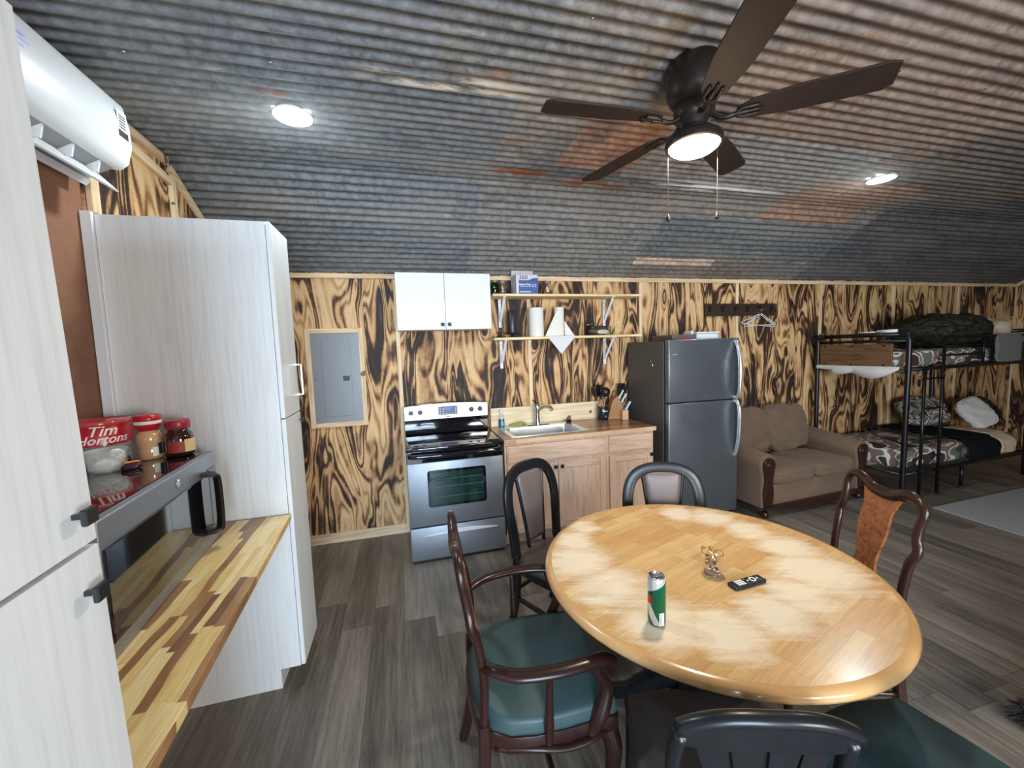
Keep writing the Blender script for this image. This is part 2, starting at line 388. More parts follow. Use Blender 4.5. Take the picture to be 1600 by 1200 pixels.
M['table']=strips('worn_maple_butcher_block',[(0,(.62,.39,.165)),(.35,(.55,.31,.12)),(.6,(.67,.45,.21)),(1,(.50,.27,.10))],.045,.26,-.32,0,.27,.25,grain=.22,wear=tablewear)
M['tableedge']=plain('lacquered_maple_edge',(.58,.34,.14),.22,coat=.5,var=.12)
M['cherry']=None
def dkwood(name,a,b,rough=.22,chips=.0):
    t=Mt(name); f=t.noise(1,t.map((30,30,6)),detail=4); c=t.mix(f,a,b)
    if chips:
        ch=t.noise(38,detail=3,rough=.8); c=t.mix(t.math('GREATER_THAN',ch,chips),c,(.55,.42,.32))
    return t.P(col=c,rough=rough,coat=.12,crough=.15,spec=.35)
M['mahog']=dkwood('chipped_mahogany',(.014,.005,.004),(.034,.011,.008),.3,.745)
M['mahog2']=dkwood('glossy_mahogany',(.020,.008,.006),(.045,.016,.010),.25)
M['blackwood']=dkwood('black_lacquered_wood',(.006,.007,.008),(.012,.013,.016),.32,.80)
t=Mt('burl_veneer'); f=t.noise(14,detail=6,rough=.7,dist=2.5)
M['burl']=t.P(col=t.ramp(f,[(.3,(.07,.018,.006)),(.5,(.27,.085,.022)),(.7,(.42,.16,.045))]),rough=.3,coat=.3)
def leather(name,a,b,rough=.45):
    t=Mt(name); f=t.noise(7,detail=5,rough=.65); g=t.n('ShaderNodeTexVoronoi',{'Vector':t.obj(),'Scale':260.0}).outputs['Distance']
    return t.P(col=t.mix(f,a,b),rough=rough,norm=t.bump(t.math('MULTIPLY_ADD',f,1.5,t.math('MULTIPLY',g,.4)),.2,.003))
M['green']=leather('dark_green_vinyl',(.018,.042,.043),(.045,.085,.088),.5)
M['brownpad']=leather('taupe_brown_vinyl',(.10,.075,.065),(.17,.135,.12),.38)
M['darkpad']=leather('dark_brown_vinyl',(.035,.030,.028),(.075,.065,.060),.5)
t=Mt('brown_chenille'); f=t.noise(3,detail=4); g=t.noise(160,detail=2)
M['sofa']=t.P(col=t.mix(f,(.120,.075,.045),(.185,.120,.075)),rough=.9,sheen=.1,norm=t.bump(g,.5,.004))
M['black']=plain('black_plastic',(.012,.012,.013),.35)
M['gblack']=plain('gloss_black_glass',(.006,.006,.008),.06,coat=.6)
M['mblack']=plain('black_metal_tube',(.010,.010,.012),.3,.3)
M['steel']=steel('brushed_stainless',(.50,.53,.57),.3,'x')
M['fridgedoor']=steel('worn_dark_stainless',(.22,.25,.28),.27,'x',.12)
M['ovenst']=steel('tarnished_stainless',(.30,.325,.36),.42,'x',.08)
M['bright']=steel('bright_stainless',(.72,.74,.76),.2,'x')
M['chrome']=plain('chrome',(.75,.75,.76),.12,1)
M['fridgeside']=plain('dark_grey_textured_side',(.085,.080,.076),.5,bumps=.3,bscale=90)
M['panelgrey']=plain('grey_enamel',(.25,.265,.28),.32)
M['white']=plain('white_plastic',(.70,.71,.71),.38)
M['whitem']=plain('white_enamelled_metal',(.78,.78,.80),.35)
M['paper']=plain('white_paper_towel',(.80,.78,.70),.9,bumps=.4,bscale=120)
M['cloth']=plain('beige_cloth',(.56,.44,.30),.9,var=.15)
M['whitecloth']=plain('crumpled_white_sheet',(.62,.60,.55),.9,var=.12)
M['greycloth']=plain('grey_towel',(.14,.145,.13),.95,bumps=.3,bscale=90)
M['blanket']=plain('black_blanket',(.008,.009,.011),.95,spec=.1)
M['camo']=camo('large_camouflage_print',3.6)
M['camo2']=camo('small_camouflage_print',8,seed=3)
M['camodark']=camo('woodland_camouflage_bag',15,[(0,(.010,.010,.008)),(.4,(.035,.035,.020)),(.47,(.012,.012,.010)),(.52,(.075,.060,.040)),(.57,(.02,.022,.015))],seed=8)
M['rug']=plain('grey_low_pile_rug',(.32,.32,.32),.95,bumps=.6,bscale=140,var=.12)
M['fan']=plain('dark_bronze_metal',(.030,.022,.018),.38,.5)
M['blade']=plain('espresso_fan_blade',(.026,.016,.012),.62,var=.2,spec=.25)
t=Mt('lit_frosted_glass_bowl'); M['bowl']=t.P(col=(1,.93,.82,1),rough=.5,emis=(1,.86,.62,1),estr=3.2)
t=Mt('lit_led_diffuser'); M['led']=t.P(col=(1,1,1,1),rough=.5,emis=(.86,.95,1,1),estr=14)
M['rubber']=plain('rubber',(.02,.02,.02),.8)
M['charcoal']=plain('charcoal_print',(.04,.04,.045),.5)
M['bronze']=plain('dark_bronze_hook',(.03,.02,.015),.4,.6)
M['rackwood']=dkwood('dark_walnut_board',(.030,.017,.012),(.05,.03,.02),.5)
M['glass']=glass('clear_glass'); 
M['footpanel']=oak('rustic_brown_board',1,(.15,.075,.03),(.045,.022,.012))
M['pad_red']=plain('red_plastic',(.46,.012,.022),.3); M['pad_white']=plain('white_print',(.85,.84,.80),.4)
M['darkprint']=plain('dark_print',(.02,.02,.022),.5)
# ================================================================= SETTING
YB=3.727; ZW=2.34; XL=-1.248; XR=8.512; YR=-2.5
def S(name,bm,mat,smooth=None,parent=None):
    o=obj(name,bm,mat,parent,smooth)
    if parent is None: o['kind']='structure'
    return o
bm=B(); box(bm,XL,XR,YR,YB,-.05,0); S('floor',bm,M['floor'])
def ceil_z(y):
    yy=y if y>.6 else 1.2-y*1.0
    if y>=2.8: return 2.34+.5*(YB-y)
    if y>=.6: return 2.8035+.004*(2.8-y)
    if y>=-1.6: return 2.8035+.004*(y+1.6)
    return 2.8035-.5*(-1.6-y)
bm=B(); box(bm,XL-.05,XR+.05,YB,YB+.06,0,2.36); S('wall_back',bm,M['ply'])
def gable(x0,x1,ys,name,mat,zlo=0,yhi=YB,ylo=YR):
    bm=B(); out=[(ylo,zlo),(yhi,zlo)]+[(y,ceil_z(y)-.0) for y in ys]
    prism(bm,out,x0,x1,'x'); return S(name,bm,mat)
prof=[YB,2.8,.6,-1.6,YR]
gable(XL-.06,XL,prof,'wall_left',M['redply']); gable(XR,XR+.06,prof,'wall_right',M['ply_left'])
# rear wall with an entrance opening and a window opening (behind the camera)
bm=B()
for x0,x1,z0,z1 in ((XL,-.9,0,2.36),(-.9,.6,2.2,2.36),(.6,1.65,0,2.36),(1.65,2.95,0,1.0),(1.65,2.95,2.0,2.36),(2.95,XR,0,2.36)):
    box(bm,x0,x1,YR-.1,YR,z0,z1)
S('wall_rear',bm,M['ply'])
def winframe(name,x0,x1,z0,z1):
    bm=B()
    for a,b,c,d in ((x0,x0+.05,z0,z1),(x1-.05,x1,z0,z1),(x0+.05,x1-.05,z0,z0+.05),(x0+.05,x1-.05,z1-.05,z1),((x0+x1)/2-.02,(x0+x1)/2+.02,z0+.05,z1-.05)):
        box(bm,a,b,YR-.08,YR-.03,c,d)
    o=S(name,bm,M['white'])
winframe('window_1',1.65,2.95,1.0,2.0); winframe('door_1',-.9,.6,0,2.2)

# corrugated tin ceiling: real corrugations running along x, sheets of different weathering
pth=[(YB+.02,ceil_z(YB)-.01),(2.8,2.8035),(.6,ceil_z(.6)),(-1.6,2.8035),(YR-.02,2.34)]
pitch=.0662; step=pitch/8; pts=[]; s=0
for (y0,z0),(y1,z1) in zip(pth,pth[1:]):
    L=math.hypot(y1-y0,z1-z0); n=int(L/step)
    ny,nz=(z1-z0)/L,-(y1-y0)/L     # normal pointing up
    if nz<0: ny,nz=-ny,-nz
    for k in range(n):
        t_=k/n; s+=L/n; pts.append((y0+(y1-y0)*t_,z0+(z1-z0)*t_,ny,nz,s))
dx=.1; nx=int((XR-XL+.1)/dx)+1
TINC=[(.22,.205,.185),(.17,.17,.165),(.26,.23,.20),(.19,.175,.155),(.29,.24,.195),(.21,.20,.19),(.24,.195,.16)]
rs=random.Random(5)
rows={}
def sheet(x,s):
    r=int(s/.61)
    if r not in rows: rows[r]=[rs.uniform(0,2.4)]+[rs.choice(range(len(TINC))) for _ in range(12)]
    k=int((x+10-rows[r][0])/2.44); return TINC[rows[r][1+k%12]],(r*7+k*3)%4*.0012
OVR=[(1.12,8.6,.2,1.9,(.27,.205,.165)),(3.4,8.6,1.3,2.4,(.20,.165,.14)),(-1.3,.6,1.9,3.8,(.185,.195,.20)),(-1.3,.25,.5,1.9,(.20,.205,.21)),(.6,1.12,1.2,2.5,(.25,.22,.19)),(1.05,1.5,1.95,2.5,(.43,.235,.15)),(1.5,3.4,1.3,1.95,(.30,.215,.165)),(3.1,4.1,2.32,2.98,(.38,.225,.16)),(2.2,4.4,2.98,3.44,(.17,.18,.18)),(1.9,3.1,3.46,3.54,(.62,.50,.38)),(.6,2.2,2.98,3.8,(.25,.235,.215)),(1.12,1.3,1.2,1.95,(.27,.235,.21)),(1.0,1.13,1.3,1.7,(.24,.18,.13)),(4.4,8.6,2.4,3.8,(.13,.135,.14)),(1.5,3.1,1.95,2.6,(.33,.30,.27))]
vs=[];fs=[];cols=[]
for j,(y,z,ny,nz,s) in enumerate(pts):
    for i in range(nx+1):
        x=XL-.05+i*dx; dz=sheet(x,s)[1]
        a=.0095*math.sin(2*PI*s/pitch); vs.append((x,y+ny*(a+dz),z+nz*(a+dz)))
for j in range(len(pts)-1):
    y,z,ny,nz,s=pts[j]
    for i in range(nx):
        a=j*(nx+1)+i; fs.append((a,a+1,a+nx+2,a+nx+1))
        x=XL-.05+(i+.5)*dx; c=sheet(x,s)[0]
        for x0,x1,y0,y1,cc in OVR:
            if x0<=x<x1 and y0<=y<y1: c=cc
        cols+= [*c,1]
me=bpy.data.meshes.new('ceiling'); me.from_pydata(vs,[],fs); ca=me.color_attributes.new('tone','FLOAT_COLOR','CORNER')
import numpy as np
ca.data.foreach_set('color',np.repeat(np.array(cols,dtype=np.float32).reshape(-1,4),4,axis=0).ravel())
me.polygons.foreach_set('use_smooth',[True]*len(me.polygons)); me.materials.append(M['tin'])
ceil=bpy.data.objects.new('ceiling',me); COL.objects.link(ceil); ceil['kind']='structure'; ORG['ceiling']=Vector((0,0,0))
# roof boards over the tin keep the sky out
bm=B(); prism(bm,[(y,z+.03) for y,z in pth]+[(y,z+.08) for y,z in pth[::-1]],XL-.1,XR+.1,'x'); S('roof_deck',bm,M['pinex'])
# screw heads in the tin
bm=B(); lathe(bm,[(.005,0),(.005,-.003),(.0,-.005)],seg=8); 
scr=[]
rs2=random.Random(3)
for yy in (1.35,1.9,2.5,3.0,3.45):
    for k in range(11):
        x=-1.0+k*.61+rs2.uniform(-.12,.12); scr.append((x,yy+rs2.uniform(-.05,.05)))
s0=None
for x,yy in scr:
    if s0 is None: s0=o=obj('screw',bm,M['chrome'],ceil)
    else: o=s0.copy(); COL.objects.link(o); o.parent=ceil
    o.location=(x,yy,ceil_z(yy)-.0095)
# --- pine trim
tn=[0]
def trim(x0,x1,y0,y1,z0,z1,mat=None,name='trim',bev=.002,M_=None):
    tn[0]+=1
    bm=B(); box(bm,x0,x1,y0,y1,z0,z1,bev,1,M_); return S(f'trim_{tn[0]}',bm,mat or M['pine'])
for k in range(0,7):
    x=-.028+1.22*k; trim(x-.018,x+.018,YB-.016,YB,.09 if k else .0,2.29)
trim(XR-.02,XR,YB-.016,YB,.09,2.29)
for a,b in ((XL,.55),(.553,2.2),(2.203,4.6),(4.603,XR)): trim(a,b,YB-.020,YB,2.292,2.332,M['pinex'])
bm=B(); box(bm,XL,-.02,YB-.018,YB,0,.085,.002,1); S('baseboard_back',bm,M['pinex'])
bm=B(); box(bm,2.98,XR,YB-.018,YB,0,.085,.002,1); S('baseboard_right',bm,M['pinex'])
# left gable: burnt panel above the red board, with its battens
bm=B(); prism(bm,[(2.13,2.27),(YB,2.27),(YB,2.335),(2.8,2.79),(2.13,2.795)],XL,XL+.012,'x'); S('trim_20',bm,M['ply_left'])
def slopeboard(n,y0,z0,y1,z1,w,mat=None):
    d=Vector((y1-y0,z1-z0)).normalized(); nrm=Vector((-d.y,d.x))*w
    bm=B(); prism(bm,[(y0,z0),(y1,z1),(y1+nrm.x,z1+nrm.y),(y0+nrm.x,z0+nrm.y)],XL+.012,XL+.034,'x',.002); S(n,bm,mat or M['piney'])
slopeboard('trim_21',2.15,2.70,2.80,2.64,.045); slopeboard('trim_22',2.80,2.72,3.60,2.32,.045)
slopeboard('trim_23',2.15,2.752,2.79,2.745,.045)
bm=B(); box(bm,XL+.012,XL+.034,2.135,2.185,2.27,2.75,.002,1); S('trim_24',bm,M['pine'])
bm=B(); box(bm,XL+.012,XL+.034,2.80,2.845,2.27,2.70,.002,1); S('trim_25',bm,M['pine'])
bm=B(); box(bm,XL,XL+.05,2.135,2.18,2.2,2.275,.002,1); S('trim_26',bm,M['pine'])
# right gable trim
bm=B(); prism(bm,[(YB,2.29),(2.8,2.755),(2.8,2.80),(YB,2.335)],XR-.03,XR-.008,'x'); S('trim_27',bm,M['piney'])

# ================================================================= CEILING LIGHTS
def led(x,label,power):
    y=2.235; z=ceil_z(y)-.008
    o=thing('recessed_light',label,'ceiling light',(x,y,z),0,'round recessed lights in the ceiling')
    bm=B(); lathe(bm,[(.088,.004),(.092,-.002),(.086,-.007),(.078,-.006),(.078,.0)],seg=40); obj('trim_ring',bm,M['white'],o,True)
    bm=B(); lathe(bm,[(.079,-.004),(.05,-.0055),(0,-.006)],seg=40); obj('diffuser',bm,M['led'],o,True)
    d=bpy.data.lights.new('led_light','AREA'); d.shape='DISK'; d.size=.15; d.energy=power; d.color=(.84,.94,1)
    l=bpy.data.objects.new('led_light',d); COL.objects.link(l); l.parent=o; l.location=(0,0,-.012)
    d=bpy.data.lights.new('led_glow','POINT'); d.energy=power*.18; d.color=(.70,.90,1); d.shadow_soft_size=.08  # extra point lamp hung below the disc, added for a bloom on the tin
    l=bpy.data.objects.new('led_glow',d); COL.objects.link(l); l.parent=o; l.location=(0,0,-.16)
led(-.445,'round cool white recessed light left of the fan, brightest glow on the tin',10)
led(3.46,'round cool white recessed light right of the fan, above the brown loveseat',8)

# ================================================================= CEILING FAN
fx,fy,fz=1.245,1.515,2.575
fan=thing('ceiling_fan','dark bronze five blade ceiling fan with lit frosted bowl and two pull chains','ceiling fan',(fx,fy,fz),0)
bm=B(); lathe(bm,[(.0,.232),(.104,.232),(.112,.222),(.114,.17),(.110,.115),(.098,.085),(.08,.068),(.05,.06),(0,.06)],seg=40); obj('motor_housing',bm,M['fan'],fan,40)
bm=B(); lathe(bm,[(.0,.068),(.075,.066),(.082,.05),(.080,.015),(.066,.0),(.05,-.02),(.055,-.035),(.06,-.045),(0,-.045)],seg=32); obj('hub',bm,M['fan'],fan,40)
bm=B(); lathe(bm,[(.055,-.03),(.085,-.045),(.110,-.065),(.116,-.085),(.114,-.098),(.104,-.100),(.098,-.08),(.0,-.07)],seg=40); obj('light_fitter',bm,M['fan'],fan,40)
bm=B(); lathe(bm,[(.105,-.093),(.098,-.107),(.08,-.120),(.05,-.128),(0,-.131)],seg=40); obj('glass_bowl',bm,M['bowl'],fan,True)
d=bpy.data.lights.new('fan_light','AREA'); d.shape='DISK'; d.size=.19; d.energy=11; d.color=(1,.86,.68)
l=bpy.data.objects.new('fan_light',d); COL.objects.link(l); l.parent=fan; l.location=(0,0,-.135)
d=bpy.data.lights.new('fan_glow','POINT'); d.energy=3.0; d.color=(1,.76,.48); d.shadow_soft_size=.09
l=bpy.data.objects.new('fan_glow',d); COL.objects.link(l); l.parent=fan; l.location=(0,0,-.30)
for k in range(5):
    a=3.094-k*2*PI/5
    Mb=RZ(a)@RX(-.20)
    bm=B(); out=[]
    for t_ in range(13):
        u=t_/12; x=.17+u*.49; wdt=.045+.022*min(1,u*2.5)
        out.append((x,wdt))
    o2=[(x,-w) for x,w in out]
    tip=[(.665,.052),(.668,0.0),(.655,-.05)]
    root=[(.158,-.02),(.158,.02)]
    poly=root+out[1:-1]+[(.64,.067)]+[(.668,.045)]+[(.66,-.055)]+[(.63,-.067)]+[q for q in o2[1:-1]][::-1]
    prism(bm,poly,0.0,.009,'z',.002,Mb)
    bl=obj('blade',bm,M['blade'],fan)
    bm=B(); P=smooth_pts([(.06,0,.03),(.085,0,.0),(.12,0,-.012),(.15,0,-.008),(.20,0,-.008)],5)
    tube(bm,P,.009,8,sx=1.2)
    for sg in (-1,1):
        tube(bm,smooth_pts([(.15,0,-.008),(.175,sg*.022,-.006),(.235,sg*.022,-.006)],4),.007,8)
    tube(bm,[(.15,0,-.008),(.25,0,-.006)],.006,8)
    bm.transform(Mb); obj('blade_arm',bm,M['fan'],fan,True)
def chain(x,y,z1,n):
    bm=B(); tube(bm,[(x,y,-.085),(x,y,z1)],.0013,6); c=obj('pull_chain',bm,M['fan'],fan)
    bm=B(); lathe(bm,[(0,.012),(.004,.006),(.009,-.010),(.008,-.018),(0,-.022)],(x,y,z1),14); obj('pull_knob',bm,M['bronze'],c,True)
rt=Vector((.9649,-.2626,0))
chain(*( rt*-.110).xy,-.385,0); chain(*(rt*.116+Vector((.0,.02,0))).xy,-.375,1)

# ================================================================= LEFT SIDE
# far tall cabinet
px0,px1,py0,py1=-1.205,-.575,2.116,2.405
tc=thing('tall_cabinet','tall whitewashed laminate cabinet at the far end of the butcher block shelf','cabinet',(-.89,2.26,0),0,'tall whitewashed cabinets',world=True)
bm=B(); prism(bm,[(px0,.0),(-.665,0),(-.665,.10),(px1,.10),(px1,2.262),(px0,2.262)],py0,py0+.016,'y'); obj('side_panel',bm,M['lam'],tc)
bm=B(); prism(bm,[(px0,.0),(-.665,0),(-.665,.10),(px1,.10),(px1,2.262),(px0,2.262)],py1-.016,py1,'y'); obj('side_panel',bm,M['lam'],tc)
bm=B(); box(bm,px0,px1,py0+.016,py1-.016,2.246,2.262); obj('top_panel',bm,M['lam'],tc)
bm=B(); box(bm,px0,px1,py0+.016,py1-.016,.10,.116); obj('bottom_panel',bm,M['lam'],tc)
bm=B(); box(bm,px0,px0+.006,py0+.016,py1-.016,.116,2.246); obj('back_panel',bm,M['lam'],tc)
bm=B(); box(bm,-.671,-.665,py0+.016,py1-.016,0,.10); obj('toe_kick',bm,M['lam'],tc)
for z0,z1,nm in ((1.352,2.262,'door'),(.102,1.346,'door')):
    bm=B(); box(bm,px1+.002,px1+.021,py0+.001,py1-.001,z0,z1,.0015,1); d_=obj(nm,bm,M['lam'],tc)
    if z0>1:
        bm=B(); y=py1-.03
        tube(bm,[(px1+.02,y,1.44),(px1+.05,y,1.44),(px1+.05,y,1.60),(px1+.02,y,1.60)],.006,8,square=True); obj('handle',bm,M['chrome'],d_)
    else:
        bm=B(); box(bm,px1+.021,px1+.034,py1-.035,py1-.027,1.30,1.308); box(bm,px1+.034,px1+.042,py1-.043,py1-.019,1.292,1.316,.002,1); obj('knob',bm,M['black'],d_)
bm=B(); box(bm,XL+.002,px0-.001,2.10,2.118,.0,2.27,.002,1); fl=obj('filler_strip',bm,M['lamedge'],None); tag(fl,'narrow white filler board between the red wall and the far tall cabinet','filler board')

# near tall cabinet
nx0,nx1,ny0,ny1=-1.02,-.512,.26,.838
nc=thing('tall_cabinet','tall whitewashed laminate cabinet filling the left edge nearest the viewer','cabinet',(-.77,.6,0),0,'tall whitewashed cabinets',world=True)
for y in (ny0,ny1-.016):
    bm=B(); box(bm,nx0,nx1,y,y+.016,0,2.128); obj('side_panel',bm,M['lam'],nc)
bm=B(); box(bm,nx0,nx1,ny0+.016,ny1-.016,2.112,2.128); obj('top_panel',bm,M['lam'],nc)
bm=B(); box(bm,nx0,nx1,ny0+.016,ny1-.016,.10,.116); obj('bottom_panel',bm,M['lam'],nc)
bm=B(); box(bm,nx0,nx0+.006,ny0+.016,ny1-.016,.116,2.112); obj('back_panel',bm,M['lam'],nc)
for z0,z1,kz in ((1.352,2.128,1.405),(.102,1.344,1.282)):
    bm=B(); box(bm,nx1+.002,nx1+.021,ny0+.001,ny1-.001,z0,z1,.0015,1); d_=obj('door',bm,M['lam'],nc)
    bm=B(); box(bm,nx1+.021,nx1+.037,ny1-.045,ny1-.039,kz-.004,kz+.004); box(bm,nx1+.037,nx1+.046,ny1-.055,ny1-.029,kz-.013,kz+.013,.002,1); obj('knob',bm,M['black'],d_)

nc.rotation_euler=(math.radians(2.3),0,0)
# butcher-block shelf between the cabinets
ws=thing('worktop','yellow and brown striped butcher block shelf carrying the microwave','worktop',(-.9,1.5,0),0,world=True)
bm=B(); prism(bm,[(XL+.004,.822),(-.495,.822),(-.560,2.098),(XL+.004,2.098)],.858,.888,'z',.002); obj('slab',bm,M['acacia'],ws)
bm=B(); box(bm,XL+.002,XL+.04,.9,2.098,.82,.857); obj('cleat',bm,M['piney'],ws)

# microwave, turned 5 degrees
mw=thing('microwave','dark stainless microwave with a black glass door, on the butcher block shelf','microwave',(-.800,1.975,.889),math.radians(4.2))
W_,D_,H_=.79,.36,.366      # local: front at x=0, runs to -y
bm=B(); box(bm,-D_,-.03,-W_,0,.006,H_-.004,.003,1); obj('body',bm,M['gblack'],mw)
bm=B(); box(bm,-.03,0,-W_,-.002,0,H_,.004,2); obj('front_frame',bm,M['ovenst'],mw)
bm=B(); box(bm,-.002,.006,-W_+.004,-.105,.045,H_-.075,.003,2); obj('door_glass',bm,M['gblack'],mw)
bm=B(); box(bm,-.002,.004,-.098,-.018,.045,H_-.06,.003,2); cp=obj('control_panel',bm,M['gblack'],mw)
for i in range(7):
    for j in range(3):
        bm=B(); box(bm,.004,.0046,-.088+j*.025,-.074+j*.025,.07+i*.03,.078+i*.03); obj('key',bm,M['panelgrey'],cp)
bm=B(); tube(bm,smooth_pts([(.004,-.155,.30),(.035,-.150,.298),(.044,-.140,.28),(.046,-.138,.19),(.044,-.140,.09),(.035,-.150,.07),(.004,-.155,.068)],5),.012,8,sx=.7,sy=1.9,up=Vector((0,1,0)),square=True); obj('handle',bm,M['fan'],mw,40)
bm=B(); lathe(bm,[(.013,0),(.015,.002),(.013,.003),(0,.003)],(0,0,0),24,RY(PI/2)); bmesh.ops.translate(bm,vec=(.001,-.36,H_-.036),verts=bm.verts); bd=obj('badge',bm,M['bright'],mw,True)
bm=B(); box(bm,-D_+.02,-.035,-W_+.03,-.03,H_-.004,H_-.001); obj('top_vent_plate',bm,M['gblack'],mw)
bm=B()
for i in range(5): box(bm,-.034,-.031,-W_+.02+i*.14,-W_+.13+i*.14,H_-.03,H_-.008)
obj('vent_slots',bm,M['black'],mw)
MT=.889+.366
# things on the microwave
def mwp(x,y): return (x,y,MT)
cn=thing('coffee_canister','big red round canister with white script lettering, left of the creamer bottle','canister',(-1.160,1.925,MT))
R0=.094
bm=B(); lathe(bm,[(0,0),(.066,0),(.070,.004),(.076,.045),(R0-.004,.060),(R0,.075)],seg=48); 
obj('lower_body',bm,M['glass'] if 0 else plain('clear_milky_plastic',(.55,.52,.45),.2,alpha=.55),cn,True)
bm=B(); lathe(bm,[(R0,.075),(R0,.150),(R0-.003,.153),(0,.153)],seg=48); obj('body',bm,M['pad_red'],cn,50)
bm=B(); lathe(bm,[(R0+.001,.150),(R0+.003,.153),(R0+.003,.164),(R0,.168),(R0-.006,.163),(0,.163)],seg=48); obj('lid',bm,plain('translucent_red_lid',(.50,.05,.05),.15,coat=.5),cn,50)
ang=math.radians(34)
text('lettering','Tim',.054,M['pad_white'],cn,TR(0,0,.131)@RZ(ang),bend=R0+.0008,shear=.35,offset=.0006)
text('lettering','Hortons',.045,M['pad_white'],cn,TR(0,0,.098)@RZ(ang),bend=R0+.0008,shear=.35,offset=.0006)
text('maple_leaf_mark','\u2666',.016,M['pad_white'],cn,TR(0,0,.080)@RZ(ang+.05),bend=R0+.0008)
cb=thing('creamer_bottle','clear bottle of tan powder with a red and white flip cap, between canister and jar','bottle',(-.995,1.915,MT)); cb.scale=(1.14,1.14,1.14)
bm=B(); lathe(bm,[(0,0),(.031,0),(.034,.004),(.035,.03),(.032,.045),(.035,.06),(.034,.085),(.026,.100),(.022,.106)],seg=32); obj('powder',bm,plain('tan_powder_in_clear_plastic',(.62,.36,.20),.12,coat=.8),cb,True)
bm=B(); lathe(bm,[(.024,.098),(.034,.110),(.037,.122),(.037,.127),(0,.127)],seg=32); obj('collar',bm,M['pad_red'],cb,50)
bm=B(); lathe(bm,[(.0376,.124),(.0382,.126),(.0382,.134),(.0376,.136),(0,.136)],seg=32); obj('band',bm,M['pad_white'],cb,50)
bm=B(); lathe(bm,[(.038,.135),(.039,.139),(.038,.150),(.034,.155),(0,.156)],seg=32); obj('cap',bm,M['pad_red'],cb,50)
bm=B()
for k in range(8):
    a0=math.radians(35)+k*.06
    for a,b_ in ((a0,a0+.06),):
        v=[bm.verts.new((math.sin(q)*.0362,-math.cos(q)*.0362,z)) for q,z in ((a,.012),(b_,.012),(b_,.044),(a,.044))]; bm.faces.new(v)
obj('white_label',bm,M['pad_white'],cb)
bm=B()
for k in range(6):
    a=math.radians(35)+.5+k*.06
    v=[bm.verts.new((math.sin(q)*.0363,-math.cos(q)*.0363,z)) for q,z in ((a,.016),(a+.06,.016),(a+.06,.056),(a,.056))]; bm.faces.new(v)
obj('black_label',bm,M['darkprint'],cb)
jr=thing('coffee_jar','squat brown glass jar with a red lid and gold label, nearest the tall cabinet','jar',(-.905,1.935,MT)); jr.scale=(1.28,1.28,1.28)
bm=B(); lathe(bm,[(0,0),(.034,0),(.040,.006),(.0405,.055),(.036,.072),(.029,.080),(.029,.092)],seg=36); obj('glass_body',bm,plain('dark_brown_glass_with_coffee',(.030,.010,.006),.06,coat=1),jr,True)
bm=B(); lathe(bm,[(.032,.088),(.033,.09),(.033,.112),(.031,.115),(0,.115)],seg=36); obj('lid',bm,plain('ribbed_dark_red_lid',(.32,.02,.03),.35),jr,50)
def curved_patch(name,par,rad,a0,a1,z0,z1,mat,n=8):
    bm=B()
    for k in range(n):
        a=a0+(a1-a0)*k/n; b_=a0+(a1-a0)*(k+1)/n
        v=[bm.verts.new((math.sin(q)*rad,-math.cos(q)*rad,z)) for q,z in ((a,z0),(b_,z0),(b_,z1),(a,z1))]; bm.faces.new(v)
    return obj(name,bm,mat,par)
curved_patch('gold_label',jr,.0412,.75,1.7,.014,.054,plain('gold_paper_label',(.70,.52,.24),.5,var=.3))
curved_patch('red_label',jr,.0412,-.35,.75,.014,.050,plain('dark_red_label',(.28,.03,.03),.5,var=.3))
tb=thing('sugar_tub','clear round tub of white packets in front of the red canister','tub',(-1.045,1.755,MT))
bm=B(); lathe(bm,[(0,.0),(.046,0),(.052,.006),(.058,.075),(.060,.078),(.056,.078),(.050,.008),(0,.004)],seg=36); obj('tub_wall',bm,plain('clear_plastic_wall',(.75,.78,.76),.1,alpha=.28,coat=.5),tb,True)
bm=B(); cushion(bm,-.038,.038,-.038,.03,.006,.040,.01,.4,8,wr=.01); obj('white_contents',bm,plain('white_sachets',(.78,.80,.74),.8),tb,True)
bm=B(); cushion(bm,-.005,.045,-.012,.035,.028,.066,.01,.4,8,wr=.01,seed=4); obj('white_contents',bm,plain('white_sachets_top',(.80,.82,.76),.8),tb,True)
pk=thing('snack_packet','small dark foil packet with an orange flap lying before the creamer bottle','packet',(-.975,1.755,MT),.5)
bm=B(); cushion(bm,-.03,.03,-.022,.022,0,.020,.004,.3,8,wr=.006); obj('foil',bm,plain('dark_red_blue_foil',(.06,.02,.035),.25,metal=.3),pk,True)
bm=B(); prism(bm,[(-.018,-.014),(.026,-.008),(.020,.016),(-.014,.012)],.0245,.0262,'z'); obj('orange_flap',bm,plain('orange_print',(.80,.28,.03),.5),pk)
sc2=thing('short_tin','small grey round tin lid standing behind the packet by the canister','tin',(-1.045,1.835,MT),math.radians(35))
bm=B(); lathe(bm,[(0,0),(.020,0),(.021,.004),(.021,.03),(.018,.034),(0,.034)],(0,0,.0215),24,RX(PI/2)@TR(0,0,-.017)); obj('tin_body',bm,M['panelgrey'],sc2,50)
bm=B(); lathe(bm,[(.021,.034),(.022,.036),(.020,.038),(0,.036)],(0,0,.0215),24,RX(PI/2)@TR(0,0,-.017)); obj('tin_rim',bm,M['chrome'],sc2,50)

